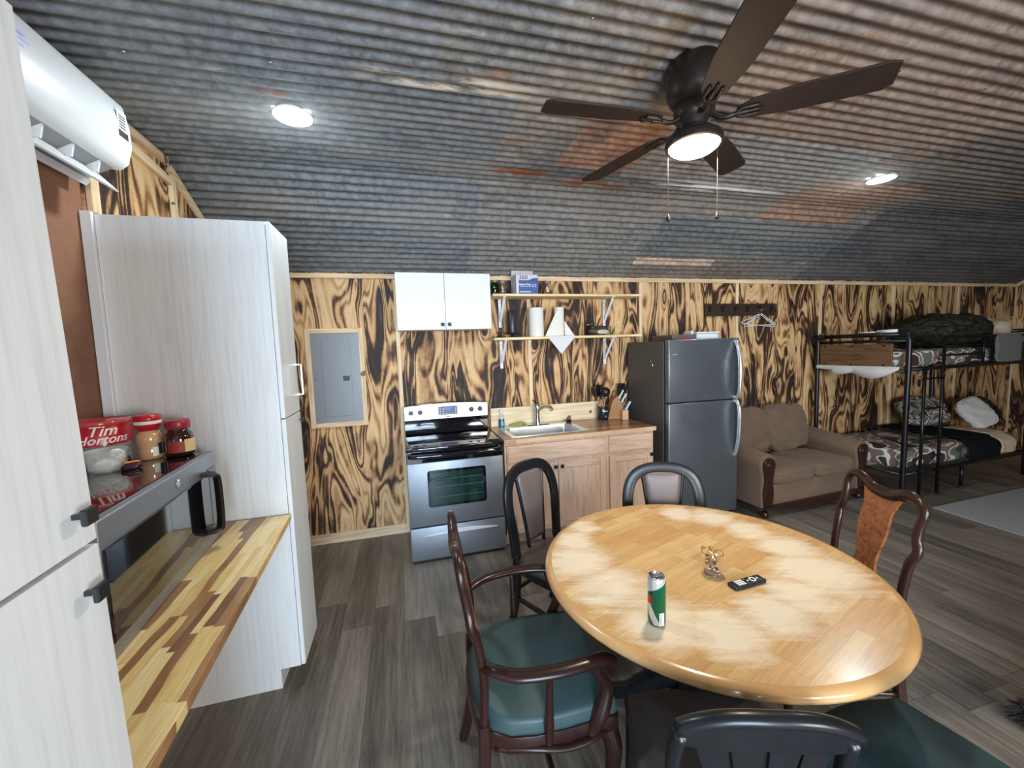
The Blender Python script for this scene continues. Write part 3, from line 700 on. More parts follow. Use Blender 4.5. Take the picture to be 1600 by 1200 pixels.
# mini split air conditioner high on the left wall
ac=thing('air_conditioner','white wall mounted mini split air conditioner with its louver open','air conditioner',(XL+.003,1.66,2.42),0,world=True)
x=XL+.003; y0,y1=1.24,2.095
prof_=[(x,2.455),(x,2.69),(x+.165,2.70),(x+.195,2.685),(x+.212,2.60),(x+.213,2.52),(x+.195,2.455),(x+.165,2.43)]
bm=B(); prism(bm,[(a,b) for a,b in prof_],y0,y1,'y',.012); obj('casing',bm,M['white'],ac,35)
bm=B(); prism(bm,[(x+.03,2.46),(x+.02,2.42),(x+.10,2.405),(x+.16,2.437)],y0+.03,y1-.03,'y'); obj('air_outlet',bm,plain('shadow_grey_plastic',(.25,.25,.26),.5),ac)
bm=B(); prism(bm,[(x+.075,2.435),(x+.080,2.428),(x+.165,2.332),(x+.171,2.336)],y0+.04,y1-.045,'y'); obj('louver',bm,M['white'],ac)
bm=B(); prism(bm,[(x+.0,2.455),(x+.0,2.40),(x+.05,2.36),(x+.07,2.38),(x+.04,2.43)],y0+.02,y1-.02,'y'); obj('lower_casing',bm,M['white'],ac,30)
for k in range(6):
    yy=y0+.1+k*.13
    bm=B(); prism(bm,[(x+.06,2.44),(x+.15,2.43),(x+.14,2.385),(x+.10,2.395)],yy,yy+.008,'y'); obj('vane',bm,M['white'],ac)
bm=B(); box(bm,x+.2115,x+.2135,y1-.085,y1-.03,2.54,2.64); st=obj('energy_sticker',bm,plain('white_paper_label',(.75,.75,.75),.5),ac)
bm=B(); box(bm,x+.213,x+.2142,y1-.085,y1-.03,2.54,2.565)
for k in range(5): box(bm,x+.213,x+.2140,y1-.078,y1-.04,2.575+k*.011,2.580+k*.011)
obj('sticker_print',bm,M['darkprint'],st)
bm=B()
for k,wd in enumerate((.03,.05,.04)): box(bm,x+.2122,x+.2128,y0+.33,y0+.33+wd,2.58+k*.018,2.588+k*.018)
obj('display_digits',bm,plain('blue_violet_display',(.45,.45,.9),.4),ac)
# ================================================================= BACK WALL
ep=thing('breaker_panel','grey electrical panel in a raw pine frame on the burnt plywood','electrical panel',(-.55,YB,1.45),0,world=True)
for a,b,c,d,m in ((-.78,-.74,1.027,1.872,'pine'),(-.358,-.318,1.027,1.872,'pine'),(-.74,-.358,1.832,1.872,'pinex'),(-.74,-.358,1.027,1.067,'pinex')):
    bm=B(); box(bm,a,b,YB-.022,YB-.001,c,d,.002,1); obj('frame_board',bm,M[m],ep)
bm=B(); box(bm,-.74,-.358,YB-.012,YB-.001,1.067,1.832); obj('cover_plate',bm,M['panelgrey'],ep)
bm=B(); box(bm,-.66,-.43,YB-.017,YB-.012,1.12,1.78,.002,1); dr=obj('panel_door',bm,M['panelgrey'],ep)
bm=B(); box(bm,-.50,-.448,YB-.022,YB-.017,1.425,1.465,.002,1); obj('latch',bm,M['black'],dr)
for xx,zz in ((-.72,1.79),(-.375,1.79),(-.72,1.45),(-.375,1.45),(-.72,1.11),(-.375,1.11)):
    bm=B(); lathe(bm,[(.006,0),(.004,-.003),(0,-.003)],(xx,YB-.012,zz),10,RX(-PI/2)); obj('screw',bm,M['chrome'],ep)

# range
rx0,rx1,ry=-.017,.741,3.10
rg=thing('range','freestanding electric range with black glass top and tarnished steel oven door','stove',(.36,3.4,0),0,world=True)
bm=B(); box(bm,rx0+.003,rx1-.003,ry+.03,YB-.03,.03,.895); obj('body',bm,M['fridgeside'],rg)
bm=B(); box(bm,rx0,rx1,ry-.01,YB-.07,.893,.915,.006,3); obj('glass_cooktop',bm,M['gblack'],rg,40)
for cx,cy,r in ((.18,3.25,.10),(.55,3.25,.08),(.18,3.47,.08),(.55,3.47,.10)):
    bm=B()
    for q in (r,r*.72):
        tube(bm,[(cx+q*math.cos(a*PI/20),cy+q*math.sin(a*PI/20),.9152) for a in range(40)],.0009,4,closed=True)
    obj('burner_ring',bm,M['panelgrey'],rg)
bm=B(); box(bm,rx0+.004,rx1-.004,ry-.004,ry+.03,.795,.893,.004,2); obj('vent_trim',bm,M['gblack'],rg)
bm=B(); box(bm,rx0+.004,rx1-.004,ry-.012,ry+.03,.298,.80,.006,2); od=obj('oven_door',bm,M['ovenst'],rg,30)
bm=B(); prism(bm,rrect(.135,.592,.445,.735,.022),ry-.016,ry-.010,'y'); obj('window_border',bm,M['gblack'],od)
t=Mt('dark_green_oven_glass'); X,Y,Z=t.sep()
bm=B(); prism(bm,rrect(.155,.572,.465,.715,.014),ry-.0175,ry-.0155,'y'); obj('window_glass',bm,plain('dark_green_oven_glass',(.010,.035,.030),.08,coat=.6),od)
for z in (.52,.60,.66):
    bm=B(); box(bm,.165,.562,ry-.0182,ry-.0175,z,z+.003); obj('rack_line',bm,plain('oven_rack_steel',(.10,.16,.14),.3),od)
bm=B(); tube(bm,smooth_pts([(rx0+.03,ry-.008,.862),(rx0+.06,ry-.045,.858),(.36,ry-.052,.856),(rx1-.06,ry-.045,.858),(rx1-.03,ry-.008,.862)],6),.014,12,sy=1.2); obj('door_handle',bm,M['gblack'],od,True)
bm=B(); box(bm,rx0+.004,rx1-.004,ry-.010,ry+.03,.028,.288,.006,2); dw=obj('storage_drawer',bm,M['ovenst'],rg,30)
bm=B(); top=[(.09+.58*k/16,.225+.028*math.sin(PI*k/16)) for k in range(17)]; bot=[(.09+.58*k/16,.222+.0*k) for k in range(17)][::-1]
prism(bm,top+bot,ry-.024,ry-.010,'y',.002); obj('drawer_handle',bm,plain('pale_steel_handle',(.80,.83,.85),.4),dw)
bm=B(); box(bm,rx0+.03,rx1-.03,ry+.01,YB-.05,0.0,.03); obj('base',bm,M['black'],rg)
# backguard
bm=B(); n=16
arc=[(rx0+.004+(rx1-rx0-.008)*k/n,1.170+.022*math.sin(PI*k/n)) for k in range(n+1)]
prism(bm,arc[::-1]+[(rx0+.004,.915),(rx1-.004,.915)],YB-.085,YB-.03,'y',.003); bgd=obj('backguard',bm,M['gblack'],rg)
bm=B(); arc=[(rx0+.006+(rx1-rx0-.012)*k/n,1.163+.022*math.sin(PI*k/n)) for k in range(n+1)]
prism(bm,arc[::-1]+[(rx0+.006,1.045),(rx1-.006,1.045)],YB-.10,YB-.084,'y',.002); pnl=obj('control_fascia',bm,M['bright'],bgd)
for xx in (.045,.125,.585,.665):
    bm=B(); lathe(bm,[(.023,0),(.021,.010),(.018,.022),(0,.023)],(xx,YB-.10,1.112),20,RX(PI/2)); kb=obj('knob',bm,M['black'],pnl,50)
    bm=B(); box(bm,xx-.003,xx+.003,YB-.127,YB-.122,1.100,1.126); obj('knob_grip',bm,M['black'],kb)
bm=B(); prism(bm,rrect(.285,.455,1.078,1.155,.005),YB-.104,YB-.099,'y'); ds=obj('keypad',bm,plain('charcoal_keypad',(.10,.11,.13),.3),pnl)
bm=B(); box(bm,.342,.40,YB-.106,YB-.103,1.117,1.145); obj('clock_display',bm,plain('blue_display',(.05,.08,.5),.3,emis=(.05,.1,.9,1),estr=.6),ds)
for i in range(6):
    for j in range(3):
        xx=.296+i*.027
        if not (.335<xx<.405 and j>0): bm=B(); box(bm,xx,xx+.012,YB-.1045,YB-.1035,1.085+j*.022,1.091+j*.022); obj('key',bm,M['whitem'],ds)
bm=B(); prism(bm,rrect(.355,.393,1.056,1.066,.004),YB-.102,YB-.0995,'y'); obj('badge',bm,M['panelgrey'],pnl)

# base cabinets
def rawdoor(par,x0,x1,z0,z1,knob=None,flat=False):
    y=3.10
    bm=B(); box(bm,x0,x1,y,y+.018,z0,z1,.003,2); d_=obj('drawer_front' if flat else 'door',bm,M['oakx' if flat else 'oak'],par)
    if flat:
        bm=B(); box(bm,x0+.012,x1-.012,y-.004,y,z0+.012,z1-.012,.004,2); obj('raised_field',bm,M['oakx'],d_)
    else:
        w=.055
        for a,b,c,e,m in ((x0,x0+w,z0,z1,'oak'),(x1-w,x1,z0,z1,'oak'),(x0+w,x1-w,z1-w,z1,'oakx'),(x0+w,x1-w,z0,z0+w,'oakx')):
            bm=B(); box(bm,a+.0005,b-.0005,y-.007,y,c+.0005,e-.0005,.002,2); obj('stile' if m=='oak' else 'rail',bm,M[m],d_)
    if knob:
        kx,kz=knob; bm=B(); box(bm,kx-.004,kx+.004,y-.022,y-.006,kz-.004,kz+.004); box(bm,kx-.014,kx+.014,y-.030,y-.021,kz-.014,kz+.014,.002,2); obj('knob',bm,M['bronze'],d_)
def basecab(label,x0,x1,nd):
    c=thing('base_cabinet',label,'cabinet',((x0+x1)/2,3.4,0),0,'raw oak base cabinets under the counter',world=True)
    bm=B(); box(bm,x0,x1,3.122,YB-.001,.10,.66); 
    for a,b in ((x0,x0+.018),(x1-.018,x1)): box(bm,a,b,3.122,YB-.001,.66,.879)
    obj('carcass',bm,M['oak'],c)
    bm=B()
    for a,b,cc,e in ((x0,x0+.035,.10,.878),(x1-.035,x1,.10,.878),(x0+.035,x1-.035,.845,.878),(x0+.035,x1-.035,.66,.725),(x0+.035,x1-.035,.10,.135)): box(bm,a,b,3.118,3.14,cc,e)
    obj('face_frame',bm,M['oak'],c)
    bm=B(); box(bm,x0,x1,3.19,3.205,.0,.10); obj('toe_kick',bm,M['oakx'],c)
    return c
c1=basecab('raw oak sink cabinet with two panel doors, beside the range',.757,1.672,2)
rawdoor(c1,.775,1.655,.712,.860,flat=True)
rawdoor(c1,.775,1.210,.125,.690,(1.185,.655)); rawdoor(c1,1.218,1.655,.125,.690,(1.243,.655))
c2=basecab('narrow raw oak cabinet with one drawer and one door, beside the refrigerator',1.674,2.140,1)
rawdoor(c2,1.695,2.120,.712,.860,flat=True); rawdoor(c2,1.695,2.120,.125,.690,(2.10,.672))
# counter with sink hole
ct=thing('countertop','brown butcher block countertop with pale front edge, around the sink','countertop',(1.45,3.4,.88),0,world=True)
bm=B()
for a,b,c,d in ((.752,.842,3.105,YB-.001),(1.528,2.156,3.105,YB-.001),(.842,1.528,3.105,3.185),(.842,1.528,3.60,YB-.001)): box(bm,a,b,c,d,.880,.915)
obj('slab',bm,M['walnut'],ct)
bm=B(); box(bm,.752,2.156,3.090,3.105,.880,.9155,.001,1); obj('front_edge',bm,M['walnut_edge'],ct)
bs=obj('backsplash',(lambda b:(box(b,.776,1.93,YB-.037,YB-.017,.9155,1.092,.002,1),b)[1])(B()),M['splash'],None,None,(1.35,YB-.02,.9155)); tag(bs,'pale raw pine backsplash board behind the faucet','backsplash')
# sink
sk=thing('sink','stainless steel drop in sink in the brown countertop','sink',(1.185,3.4,.915),0,world=True)
def rim(bm,o,i,z0,z1):
    n=len(o); A=[bm.verts.new((a,b,z0)) for a,b in o]; C=[bm.verts.new((a,b,z1)) for a,b in i]
    for k in range(n): bm.faces.new((A[k],A[(k+1)%n],C[(k+1)%n],C[k]))
    return C
bm=B(); o0=rrect(.825,1.545,3.165,3.655,.03,6); i0=rrect(.875,1.495,3.195,3.555,.05,6); o1=rrect(.827,1.543,3.167,3.653,.03,6)
rim(bm,o0,o1,.9155,.920); rim(bm,o1,i0,.920,.918); rim(bm,i0,rrect(.885,1.485,3.205,3.545,.05,6),.918,.76)
L_=rrect(.885,1.485,3.205,3.545,.05,6); 
f_=bm.faces.new([bm.verts.new((a,b,.752)) for a,b in rrect(.90,1.47,3.22,3.53,.05,6)])
rim(bm,L_,rrect(.90,1.47,3.22,3.53,.05,6),.76,.752)
bmesh.ops.remove_doubles(bm,verts=bm.verts,dist=.0003)
obj('basin',bm,M['bright'],sk,50)
bm=B(); lathe(bm,[(.04,.0),(.042,.002),(.03,.0),(0,-.002)],(1.19,3.40,.753),24); obj('drain',bm,M['chrome'],sk,True)
fc=thing('faucet','chrome single lever kitchen faucet behind the sink basin','faucet',(1.215,3.612,.9195))
bm=B(); box(bm,-.11,.11,-.026,.026,0,.008,.004,2); obj('deck_plate',bm,M['chrome'],fc)
bm=B(); lathe(bm,[(.026,0),(.024,.01),(.022,.13),(.025,.15),(.025,.185),(.018,.20),(0,.203)],seg=24); obj('body',bm,M['chrome'],fc,40)
bm=B(); tube(bm,smooth_pts([(0,0,.13),(.03,-.06,.17),(.06,-.13,.185),(.075,-.17,.175),(.078,-.185,.155)],6),[.016]*12+[.017]*13,12); obj('spout',bm,M['chrome'],fc,True)
bm=B(); tube(bm,[(0,0,.19),(-.02,-.02,.215),(-.06,-.05,.245)],[.010,.008,.006],10); obj('lever',bm,M['bronze'],fc,True)
sp=thing('dish_soap_bottle','small clear bottle of blue dish soap at the left rear corner of the sink','bottle',(.875,3.672,.9158))
bm=B(); lathe(bm,[(0,0),(.026,0),(.029,.006),(.029,.06),(.026,.075)],seg=24); obj('blue_liquid',bm,plain('blue_soap',(.02,.07,.16),.1,coat=.8),sp,True)
bm=B(); lathe(bm,[(.0262,.075),(.024,.10),(.014,.125),(.013,.135),(0,.135)],seg=24); obj('clear_top',bm,plain('clear_plastic',(.75,.8,.85),.1,alpha=.35),sp,True)
bm=B(); lathe(bm,[(.015,.133),(.015,.158),(.011,.165),(0,.165)],seg=20); obj('cap',bm,M['white'],sp,50)
curved_patch('label',sp,.0295,-.5,.5,.015,.055,plain('blue_white_label',(.15,.45,.8),.5,var=.4))
sg=thing('sponge_cloth','yellow green dish cloth bunched behind the sink rim','cloth',(1.03,3.668,.9155))
bm=B(); cushion(bm,-.085,.085,-.016,.016,0,.028,.008,.45,8,wr=.012); obj('folds',bm,plain('yellow_green_cloth',(.34,.33,.10),.9,var=.2),sg,True)
sc3=thing('sink_strainer','small black strainer basket at the right rear corner of the sink','strainer',(1.53,3.60,.9205))
bm=B(); lathe(bm,[(0,0),(.022,0),(.030,.022),(.033,.024),(.028,.024),(0,.006)],seg=20); obj('basket',bm,M['black'],sc3,True)
# utensil crock, block, knives
cr=thing('utensil_crock','black crock with white print holding kitchen tools, by the knife block','crock',(1.905,3.615,.9155))
bm=B(); lathe(bm,[(0,0),(.048,0),(.052,.004),(.052,.128),(.050,.131),(.047,.128),(.047,.01),(0,.01)],seg=32); obj('pot',bm,plain('black_glaze',(.010,.014,.020),.25,coat=.5),cr,50)
text('print','KITCHEN',.016,M['pad_white'],cr,TR(0,0,.070)@RZ(.35),bend=.0530) if False else curved_patch('white_print',cr,.0526,-.35,.75,.083,.092,M['pad_white'])
curved_patch('white_print',cr,.0526,.0,.3,.025,.045,M['panelgrey'])
def utensil(label,x,y,lean,rot,kind,cx=1.905,cy=3.615,grp='black and wood cooking tools in the crock'):
    u=thing('cooking_utensil',label,'utensil',(cx+x,cy+y,.930),rot,grp); u.rotation_euler=(lean,0,rot)
    bm=B(); tube(bm,[(0,0,0),(0,0,.19)],.006,8); obj('wooden_handle',bm,plain('beech_handle',(.50,.32,.19),.6),u,True) if kind!='m' else obj('handle',bm,M['chrome'],u,True)
    bm=B(); tube(bm,[(0,0,.185),(0,0,.24)],.005,8)
    if kind=='spoon': bmesh.ops.create_uvsphere(bm,u_segments=16,v_segments=10,radius=1,matrix=TR(0,0,.275)@Matrix.Diagonal((.044,.014,.058,1)))
    elif kind=='ladle': bmesh.ops.create_uvsphere(bm,u_segments=16,v_segments=10,radius=.050,matrix=TR(0,-.015,.265))
    elif kind=='turner': box(bm,-.044,.044,-.003,.003,.215,.33,.002,1)
    else: box(bm,-.034,.034,-.004,.004,.225,.315,.002,1)
    obj('black_head',bm,M['black'],u,30)
for a in (('black round spoon in the crock, farthest left',-.022,.01,.05,.9,'spoon'),('black broad turner at the rear of the crock',-.005,.022,-.06,.2,'turner'),('black deep ladle in the middle of the crock',.012,-.01,.04,.0,'ladle'),('black slotted spatula leaning right in the crock',.026,.008,.22,-1.2,'spat'),('black spoon leaning furthest right out of the crock',.022,.02,.38,-1.5,'spoon')): utensil(*a)
cr2=thing('utensil_crock','plain black crock half hidden behind the knife block, against the refrigerator','crock',(2.150,3.655,.9155))
bm=B(); lathe(bm,[(0,0),(.042,0),(.045,.004),(.045,.11),(.043,.112),(.040,.11),(.040,.01),(0,.01)],seg=28); obj('pot',bm,M['black'],cr2,50)
for a in (('black spoon in the crock behind the knife block, farthest left',-.012,.0,.12,1.3,'spoon'),('black turner rising highest behind the knife block',.0,.012,.0,.1,'turner'),('black spatula nearest the refrigerator side',.012,-.008,.05,-1.2,'spat')): utensil(*a,cx=2.150,cy=3.655,grp='black tools behind the knife block')
kb=thing('knife_block','leaning wooden knife block with a pale square front box, beside the crock','knife block',(2.03,3.60,.9155),-.15)
bm=B(); prism(bm,[(.075,0),(-.085,0),(-.035,.19),(.02,.235),(.085,.10)],-.045,.045,'y',.004)
obj('block',bm,plain('orange_brown_wood',(.36,.18,.07),.4,var=.15),kb)
bm=B(); box(bm,.045,.105,-.10,-.046,0,.095,.003,2); obj('front_box',bm,plain('pale_orange_wood',(.68,.40,.22),.5),kb)
for i,(x,y,z,c,lb) in enumerate(((.035,-.02,.20,'w','white handled knife uppermost in the block'),(.062,-.03,.165,'w','white handled knife in the middle row of the block'),(.066,.015,.165,'b','blue handled knife in the middle row of the block'),(.085,-.075,.09,'w','white handled knife in the small front box'),(.07,-.07,.09,'b','blue handled knife in the small front box'),(.03,.028,.215,'k','black handled shears above the block'),(.075,.03,.16,'k','black handled knife nearest the refrigerator'))):
    P=kb.matrix_world if 0 else (TR(2.03,3.60,.9155)@RZ(-.15))@Vector((x,y,z))
    k=thing('kitchen_knife',lb,'knife',P,-.15,'knives in the wooden block')
    bm=B(); tube(bm,[(-.03,0,-.05),(0.002,0,.0)],.004,6,sy=.3); obj('blade',bm,M['chrome'],k)
    if i==5:
        bm=B()
        for sg_ in (-1,1): tube(bm,[(.045+.022*math.cos(a*PI/8),sg_*.022+.018*math.sin(a*PI/8),.07+.03*math.cos(a*PI/8)) for a in range(16)],.006,8,closed=True)
        tube(bm,[(0,0,0),(.03,0,.045)],.008,8); obj('handle',bm,M['black'],k,True)
    else:
        bm=B(); tube(bm,smooth_pts([(0,0,-.002),(.02,0,.035),(.045,0,.075),(.05,0,.088)],4),.009,8,sx=.8); obj('handle',bm,{'w':M['white'],'b':plain('blue_plastic',(.03,.12,.25),.3),'k':M['black']}[c],k,True)

# shelves + brackets
def shelf(label,z):
    s_=thing('wall_shelf',label,'shelf',(1.55,3.6,z),0,'raw pine shelves beside the white wall cabinet',world=True)
    bm=B(); box(bm,.795,2.275,3.49,YB-.017,z-.022,z,.002,1); obj('board',bm,M['shelf'],s_)
    for x in (.905,1.985):
        bm=B(); box(bm,x-.014,x+.014,YB-.022,YB-.017,z-.285,z-.022); box(bm,x-.014,x+.014,3.505,YB-.017,z-.027,z-.022)
        tube(bm,[(x+.003,YB-.022,z-.24),(x+.003,3.53,z-.030)],.013,6,sx=1,sy=.35)
        br=obj('bracket',bm,M['whitem'],s_)
        bm=B()
        for q in (.06,.12,.265): lathe(bm,[(.004,0),(.003,-.002),(0,-.002)],(x,YB-.022,z-q),8,RX(-PI/2))
        obj('screw_heads',bm,M['darkprint'],br)
shelf('upper raw pine shelf carrying the blue printed box',2.138); shelf('lower raw pine shelf carrying the paper towel rolls',1.752)
ZU,ZL=2.1385,1.7525
# upper cabinet
uc=thing('wall_cabinet','white two door wall cabinet hanging above the range','cabinet',(.37,3.56,1.83),0,world=True)
bm=B(); box(bm,-.022,.752,3.425,YB-.021,1.832,2.2895); obj('carcass',bm,M['lam'],uc)
for a,b,kx in ((-.024,.364,.338),(.368,.754,.395)):
    bm=B(); box(bm,a,b,3.404,3.423,1.828,2.291,.0015,1); d_=obj('door',bm,M['lam'],uc)
    bm=B(); box(bm,kx-.004,kx+.004,3.388,3.404,1.866,1.874); box(bm,kx-.014,kx+.014,3.38,3.389,1.856,1.884,.002,1); obj('knob',bm,M['bronze'],d_)
# on the upper shelf
def glassjar(label,x,y,h,mat):
    j=thing('glass_jar',label,'jar',(x,y,ZU))
    bm=B(); lathe(bm,[(0,0),(.036,0),(.040,.006),(.040,h*.7),(.034,h*.82),(.030,h*.86),(.030,h),(.028,h),(.028,h*.85),(.037,h*.68),(.037,.008),(0,.006)],seg=28); obj('glass_wall',bm,mat,j,True)
    bm=B(); lathe(bm,[(.0335,h*.88),(.0335,h*.99),(.0335,h+.004),(0,h+.004)],seg=24); obj('lid',bm,plain('jar_lid',(.22,.20,.16),.4,metal=.4),j,50)
glassjar('green tinted glass jar behind the lantern bottle at the cabinet end',.838,3.60,.125,glass('green_glass',(.35,.55,.42)))
glassjar('clear glass jar beside the wall cabinet on the upper shelf',.905,3.57,.115,M['glass'])
glassjar('clear glass jar standing right of the blue box',1.345,3.60,.125,M['glass'])
bx=thing('printed_box','white and blue printed box with an open flap and the number 360','box',(1.12,3.60,ZU),.0)
bm=B(); 
for a,b,c,d,e,f in ((-.105,.105,-.085,-.083,0,.172),(-.105,.105,.083,.085,0,.172),(-.105,-.103,-.085,.085,0,.172),(.103,.105,-.085,.085,0,.172),(-.105,.105,-.085,.085,0,.002)): box(bm,a,b,c,d,e,f)
obj('carton',bm,plain('white_carton',(.66,.62,.66),.6),bx)
bm=B(); box(bm,-.105,.105,-.001,.001,0,.075,M=TR(0,.07,.172)@RX(.25)); obj('raised_flap',bm,plain('greyish_carton_inside',(.62,.56,.56),.7),bx)
bm=B(); prism(bm,[(-.078,.0),(.104,.0),(.104,.142),(.055,.140),(.03,.128),(.01,.122),(-.078,.122)],-.0862,-.0850,'y'); obj('blue_print',bm,plain('blue_print',(.035,.085,.28),.4),bx)
text('lettering','360',.056,M['darkprint'],bx,TR(-.035,-.0864,.147))
text('lettering','Heavy Duty',.024,M['pad_white'],bx,TR(-.022,-.0868,.085),offset=.0006)
bm=B(); box(bm,-.07,.045,-.0872,-.0862,.066,.070); box(bm,-.07,.035,-.0872,-.0862,.015,.024); obj('fine_print',bm,plain('pale_blue_print',(.45,.6,.75),.5),bx)
for xx in (.055,.08):
    bm=B(); tube(bm,[(xx,-.0868,.0),(xx,-.0868,.06)],.005,6,sy=.1); bmesh.ops.create_uvsphere(bm,u_segments=10,v_segments=6,radius=1,matrix=TR(xx,-.0868,.075)@Matrix.Diagonal((.009,.0012,.018,1))); obj('cutlery_picture',bm,plain('pale_lilac_print',(.35,.38,.65),.5),bx)
# on the lower shelf
sp=thing('tea_light_stand','small black wire candle stand at the left end of the lower shelf','candle stand',(.86,3.56,ZL))
bm=B(); lathe(bm,[(0,0),(.05,0),(.052,.006),(.02,.012),(.012,.03),(.03,.05),(0,.052)],seg=20); obj('stand',bm,M['black'],sp,True)
pg=thing('pepper_grinder','tall black cylinder on a small flared foot on the lower shelf','grinder',(.985,3.585,ZL))
bm=B(); lathe(bm,[(0,0),(.012,.0),(.012,.020),(.02,.028),(.075,.038),(.078,.044),(.03,.044),(0,.044)],seg=28); obj('foot',bm,M['black'],pg,True)
bm=B(); lathe(bm,[(0,.044),(.044,.044),(.046,.05),(.046,.235),(.043,.240),(0,.240)],seg=32); obj('cylinder',bm,plain('satin_black',(.022,.022,.024),.35),pg,50)
def roll(name,label,x,r,h):
    o=thing(name,label,'paper towel',(x,3.60,ZL),0,'white paper towel rolls on the lower shelf')
    bm=B(); lathe(bm,[(.02,.001),(r,.001),(r,h),(.022,h),(.02,h-.001)],seg=40); obj('sheets',bm,M['paper'],o,50)
    bm=B(); lathe(bm,[(.0195,.0),(.0195,h+.001),(.018,h+.001),(.018,0)],seg=24); obj('core',bm,plain('cardboard_core',(.45,.33,.2),.9),o,50)
    return o
roll('paper_towel_roll','tight white paper towel roll, second item from the cabinet on the lower shelf',1.225,.070,.268)
r2=roll('paper_towel_roll','white paper towel roll with a loose corner hanging below the shelf',1.455,.046,.272)
def sheetm(bm,P,th=.0012):
    A=[bm.verts.new(p) for p in P]; Bv=[bm.verts.new(Vector(p)+Vector((0,-th,0))) for p in P]; bm.faces.new(A); bm.faces.new(Bv[::-1]); n=len(P)
    for k in range(n): bm.faces.new((A[k],Bv[k],Bv[(k+1)%n],A[(k+1)%n]))
bm=B(); sheetm(bm,[(.0,-.045,.270),(-.03,-.045,.260),(-.165,-.055,.002),(-.02,-.06,.001)]); obj('loose_sheet',bm,M['paper'],r2)
bm=B(); sheetm(bm,[(.045,-.02,.145),(.13,-.06,.001),(.045,-.03,.001)]); obj('loose_sheet',bm,M['paper'],r2)
bm=B(); P=[]
sheetm(bm,[(-.165,-.113,.0),(.12,-.113,.0),(-.03,-.118,-.165)]); sheetm(bm,[(-.16,-.055,.0025),(.125,-.055,.0025),(.12,-.113,.0022),(-.165,-.113,.0022)]) if 0 else None
box(bm,-.155,.115,-.112,-.055,.0008,.0020)
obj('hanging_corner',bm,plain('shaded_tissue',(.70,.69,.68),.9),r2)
dk=thing('duck_decoy','small dark painted wooden duck decoy on the lower shelf, facing left','duck decoy',(1.84,3.58,ZL))
bm=B(); cushion(bm,-.10,.125,-.045,.045,.0,.085,.01,.5,8)
for v in bm.verts:
    if v.co.x>.08: v.co.z+= (v.co.x-.08)*.2; v.co.y*=.6
obj('body',bm,plain('dark_brown_feathers',(.055,.035,.022),.5,var=.4),dk,True)
bm=B(); bmesh.ops.create_uvsphere(bm,u_segments=16,v_segments=12,radius=1,matrix=TR(-.055,0,.112)@Matrix.Diagonal((.030,.024,.028,1))); tube(bm,[(-.05,0,.06),(-.055,0,.10)],[.03,.022],12); obj('head',bm,plain('black_green_feathers',(.02,.028,.024),.4),dk,True)
bm=B(); cushion(bm,-.115,-.075,-.012,.012,.098,.112,.0,.4,5); obj('bill',bm,plain('tan_bill',(.35,.26,.10),.5),dk,True)
bm=B(); cushion(bm,-.02,.10,-.050,-.028,.012,.055,.0,.4,6); obj('pale_flank',bm,plain('grey_white_flank',(.48,.46,.44),.6),dk,True)
bm=B()
for a in range(14):
    q=a*.9; tube(bm,[(.135+.01*math.cos(q),.02*math.sin(q),0),(.14+.028*math.cos(q),.02*math.sin(q)-.01,.03+.045*(a%4)/3+.015)],[.002,.004],5)
gp=obj('small_green_plant',bm,plain('green_leaves',(.03,.16,.03),.6),None); gp.location=(1.855,3.575,ZL); gp.name='green_sprig'
tag(gp,'tiny bright green artificial sprig beside the duck tail','plant')

# refrigerator
fx0,fx1,ff=2.245,2.995,3.036
fr=thing('refrigerator','tall top freezer refrigerator with worn stainless doors and dark grey side','refrigerator',(2.62,3.38,0),0,world=True)
bm=B(); box(bm,fx0,fx1,ff+.078,3.70,.03,1.672,.006,2); obj('body',bm,M['fridgeside'],fr)
bm=B(); box(bm,fx0+.01,fx1-.01,ff+.055,ff+.078,.04,1.66); obj('door_gasket',bm,M['black'],fr)
for z0,z1 in ((1.122,1.682),(.055,1.112)):
    bm=B(); box(bm,fx0,fx1,ff,ff+.055,z0,z1,.008,3); d_=obj('door',bm,M['fridgedoor'],fr,30)
    hx=fx1-.042
    if z0>1: P=[(hx,ff+.002,1.135),(hx,ff-.03,1.14),(hx,ff-.055,1.20),(hx,ff-.060,1.38),(hx,ff-.05,1.52),(hx,ff-.02,1.63),(hx,ff+.002,1.66)]
    else: P=[(hx,ff+.002,1.10),(hx,ff-.03,1.095),(hx,ff-.055,1.035),(hx,ff-.060,.92),(hx,ff-.05,.76),(hx,ff-.02,.62),(hx,ff+.002,.585)]
    bm=B(); tube(bm,smooth_pts(P,5),.014,10,sx=1.2,up=Vector((1,0,0))); obj('handle',bm,M['bright'],d_,True)
    if z0>1:
        bm=B(); box(bm,fx0+.035,fx0+.095,ff-.002,ff,1.545,1.556,.001,1); obj('badge',bm,M['panelgrey'],d_)
bm=B(); box(bm,fx0+.02,fx1-.02,ff+.03,3.68,0,.05); obj('kick_grille',bm,M['black'],fr)
bm=B(); tube(bm,smooth_pts([(fx0-.001,3.30,1.50),(fx0-.002,3.27,1.46),(fx0-.001,3.285,1.41)],4),.003,6); obj('scratch_mark',bm,M['chrome'],fr)
bm=B(); box(bm,fx0+.02,fx0+.07,ff+.02,ff+.09,1.672,1.69); obj('hinge_cover',bm,M['black'],fr)
o=thing('storage_case','flat dark brown case lying on top of the refrigerator','case',(2.52,3.30,1.6722))
bm=B(); box(bm,-.16,.10,-.16,.16,0,.055,.006,2); obj('case_body',bm,plain('brown_grey_case',(.12,.085,.075),.5,var=.2),o)
bm=B(); box(bm,-.10,.02,-.163,-.16,.01,.02); obj('red_strip',bm,M['pad_red'],o)
o=thing('white_container','white lidded plastic container on top of the refrigerator','container',(2.76,3.25,1.6722))
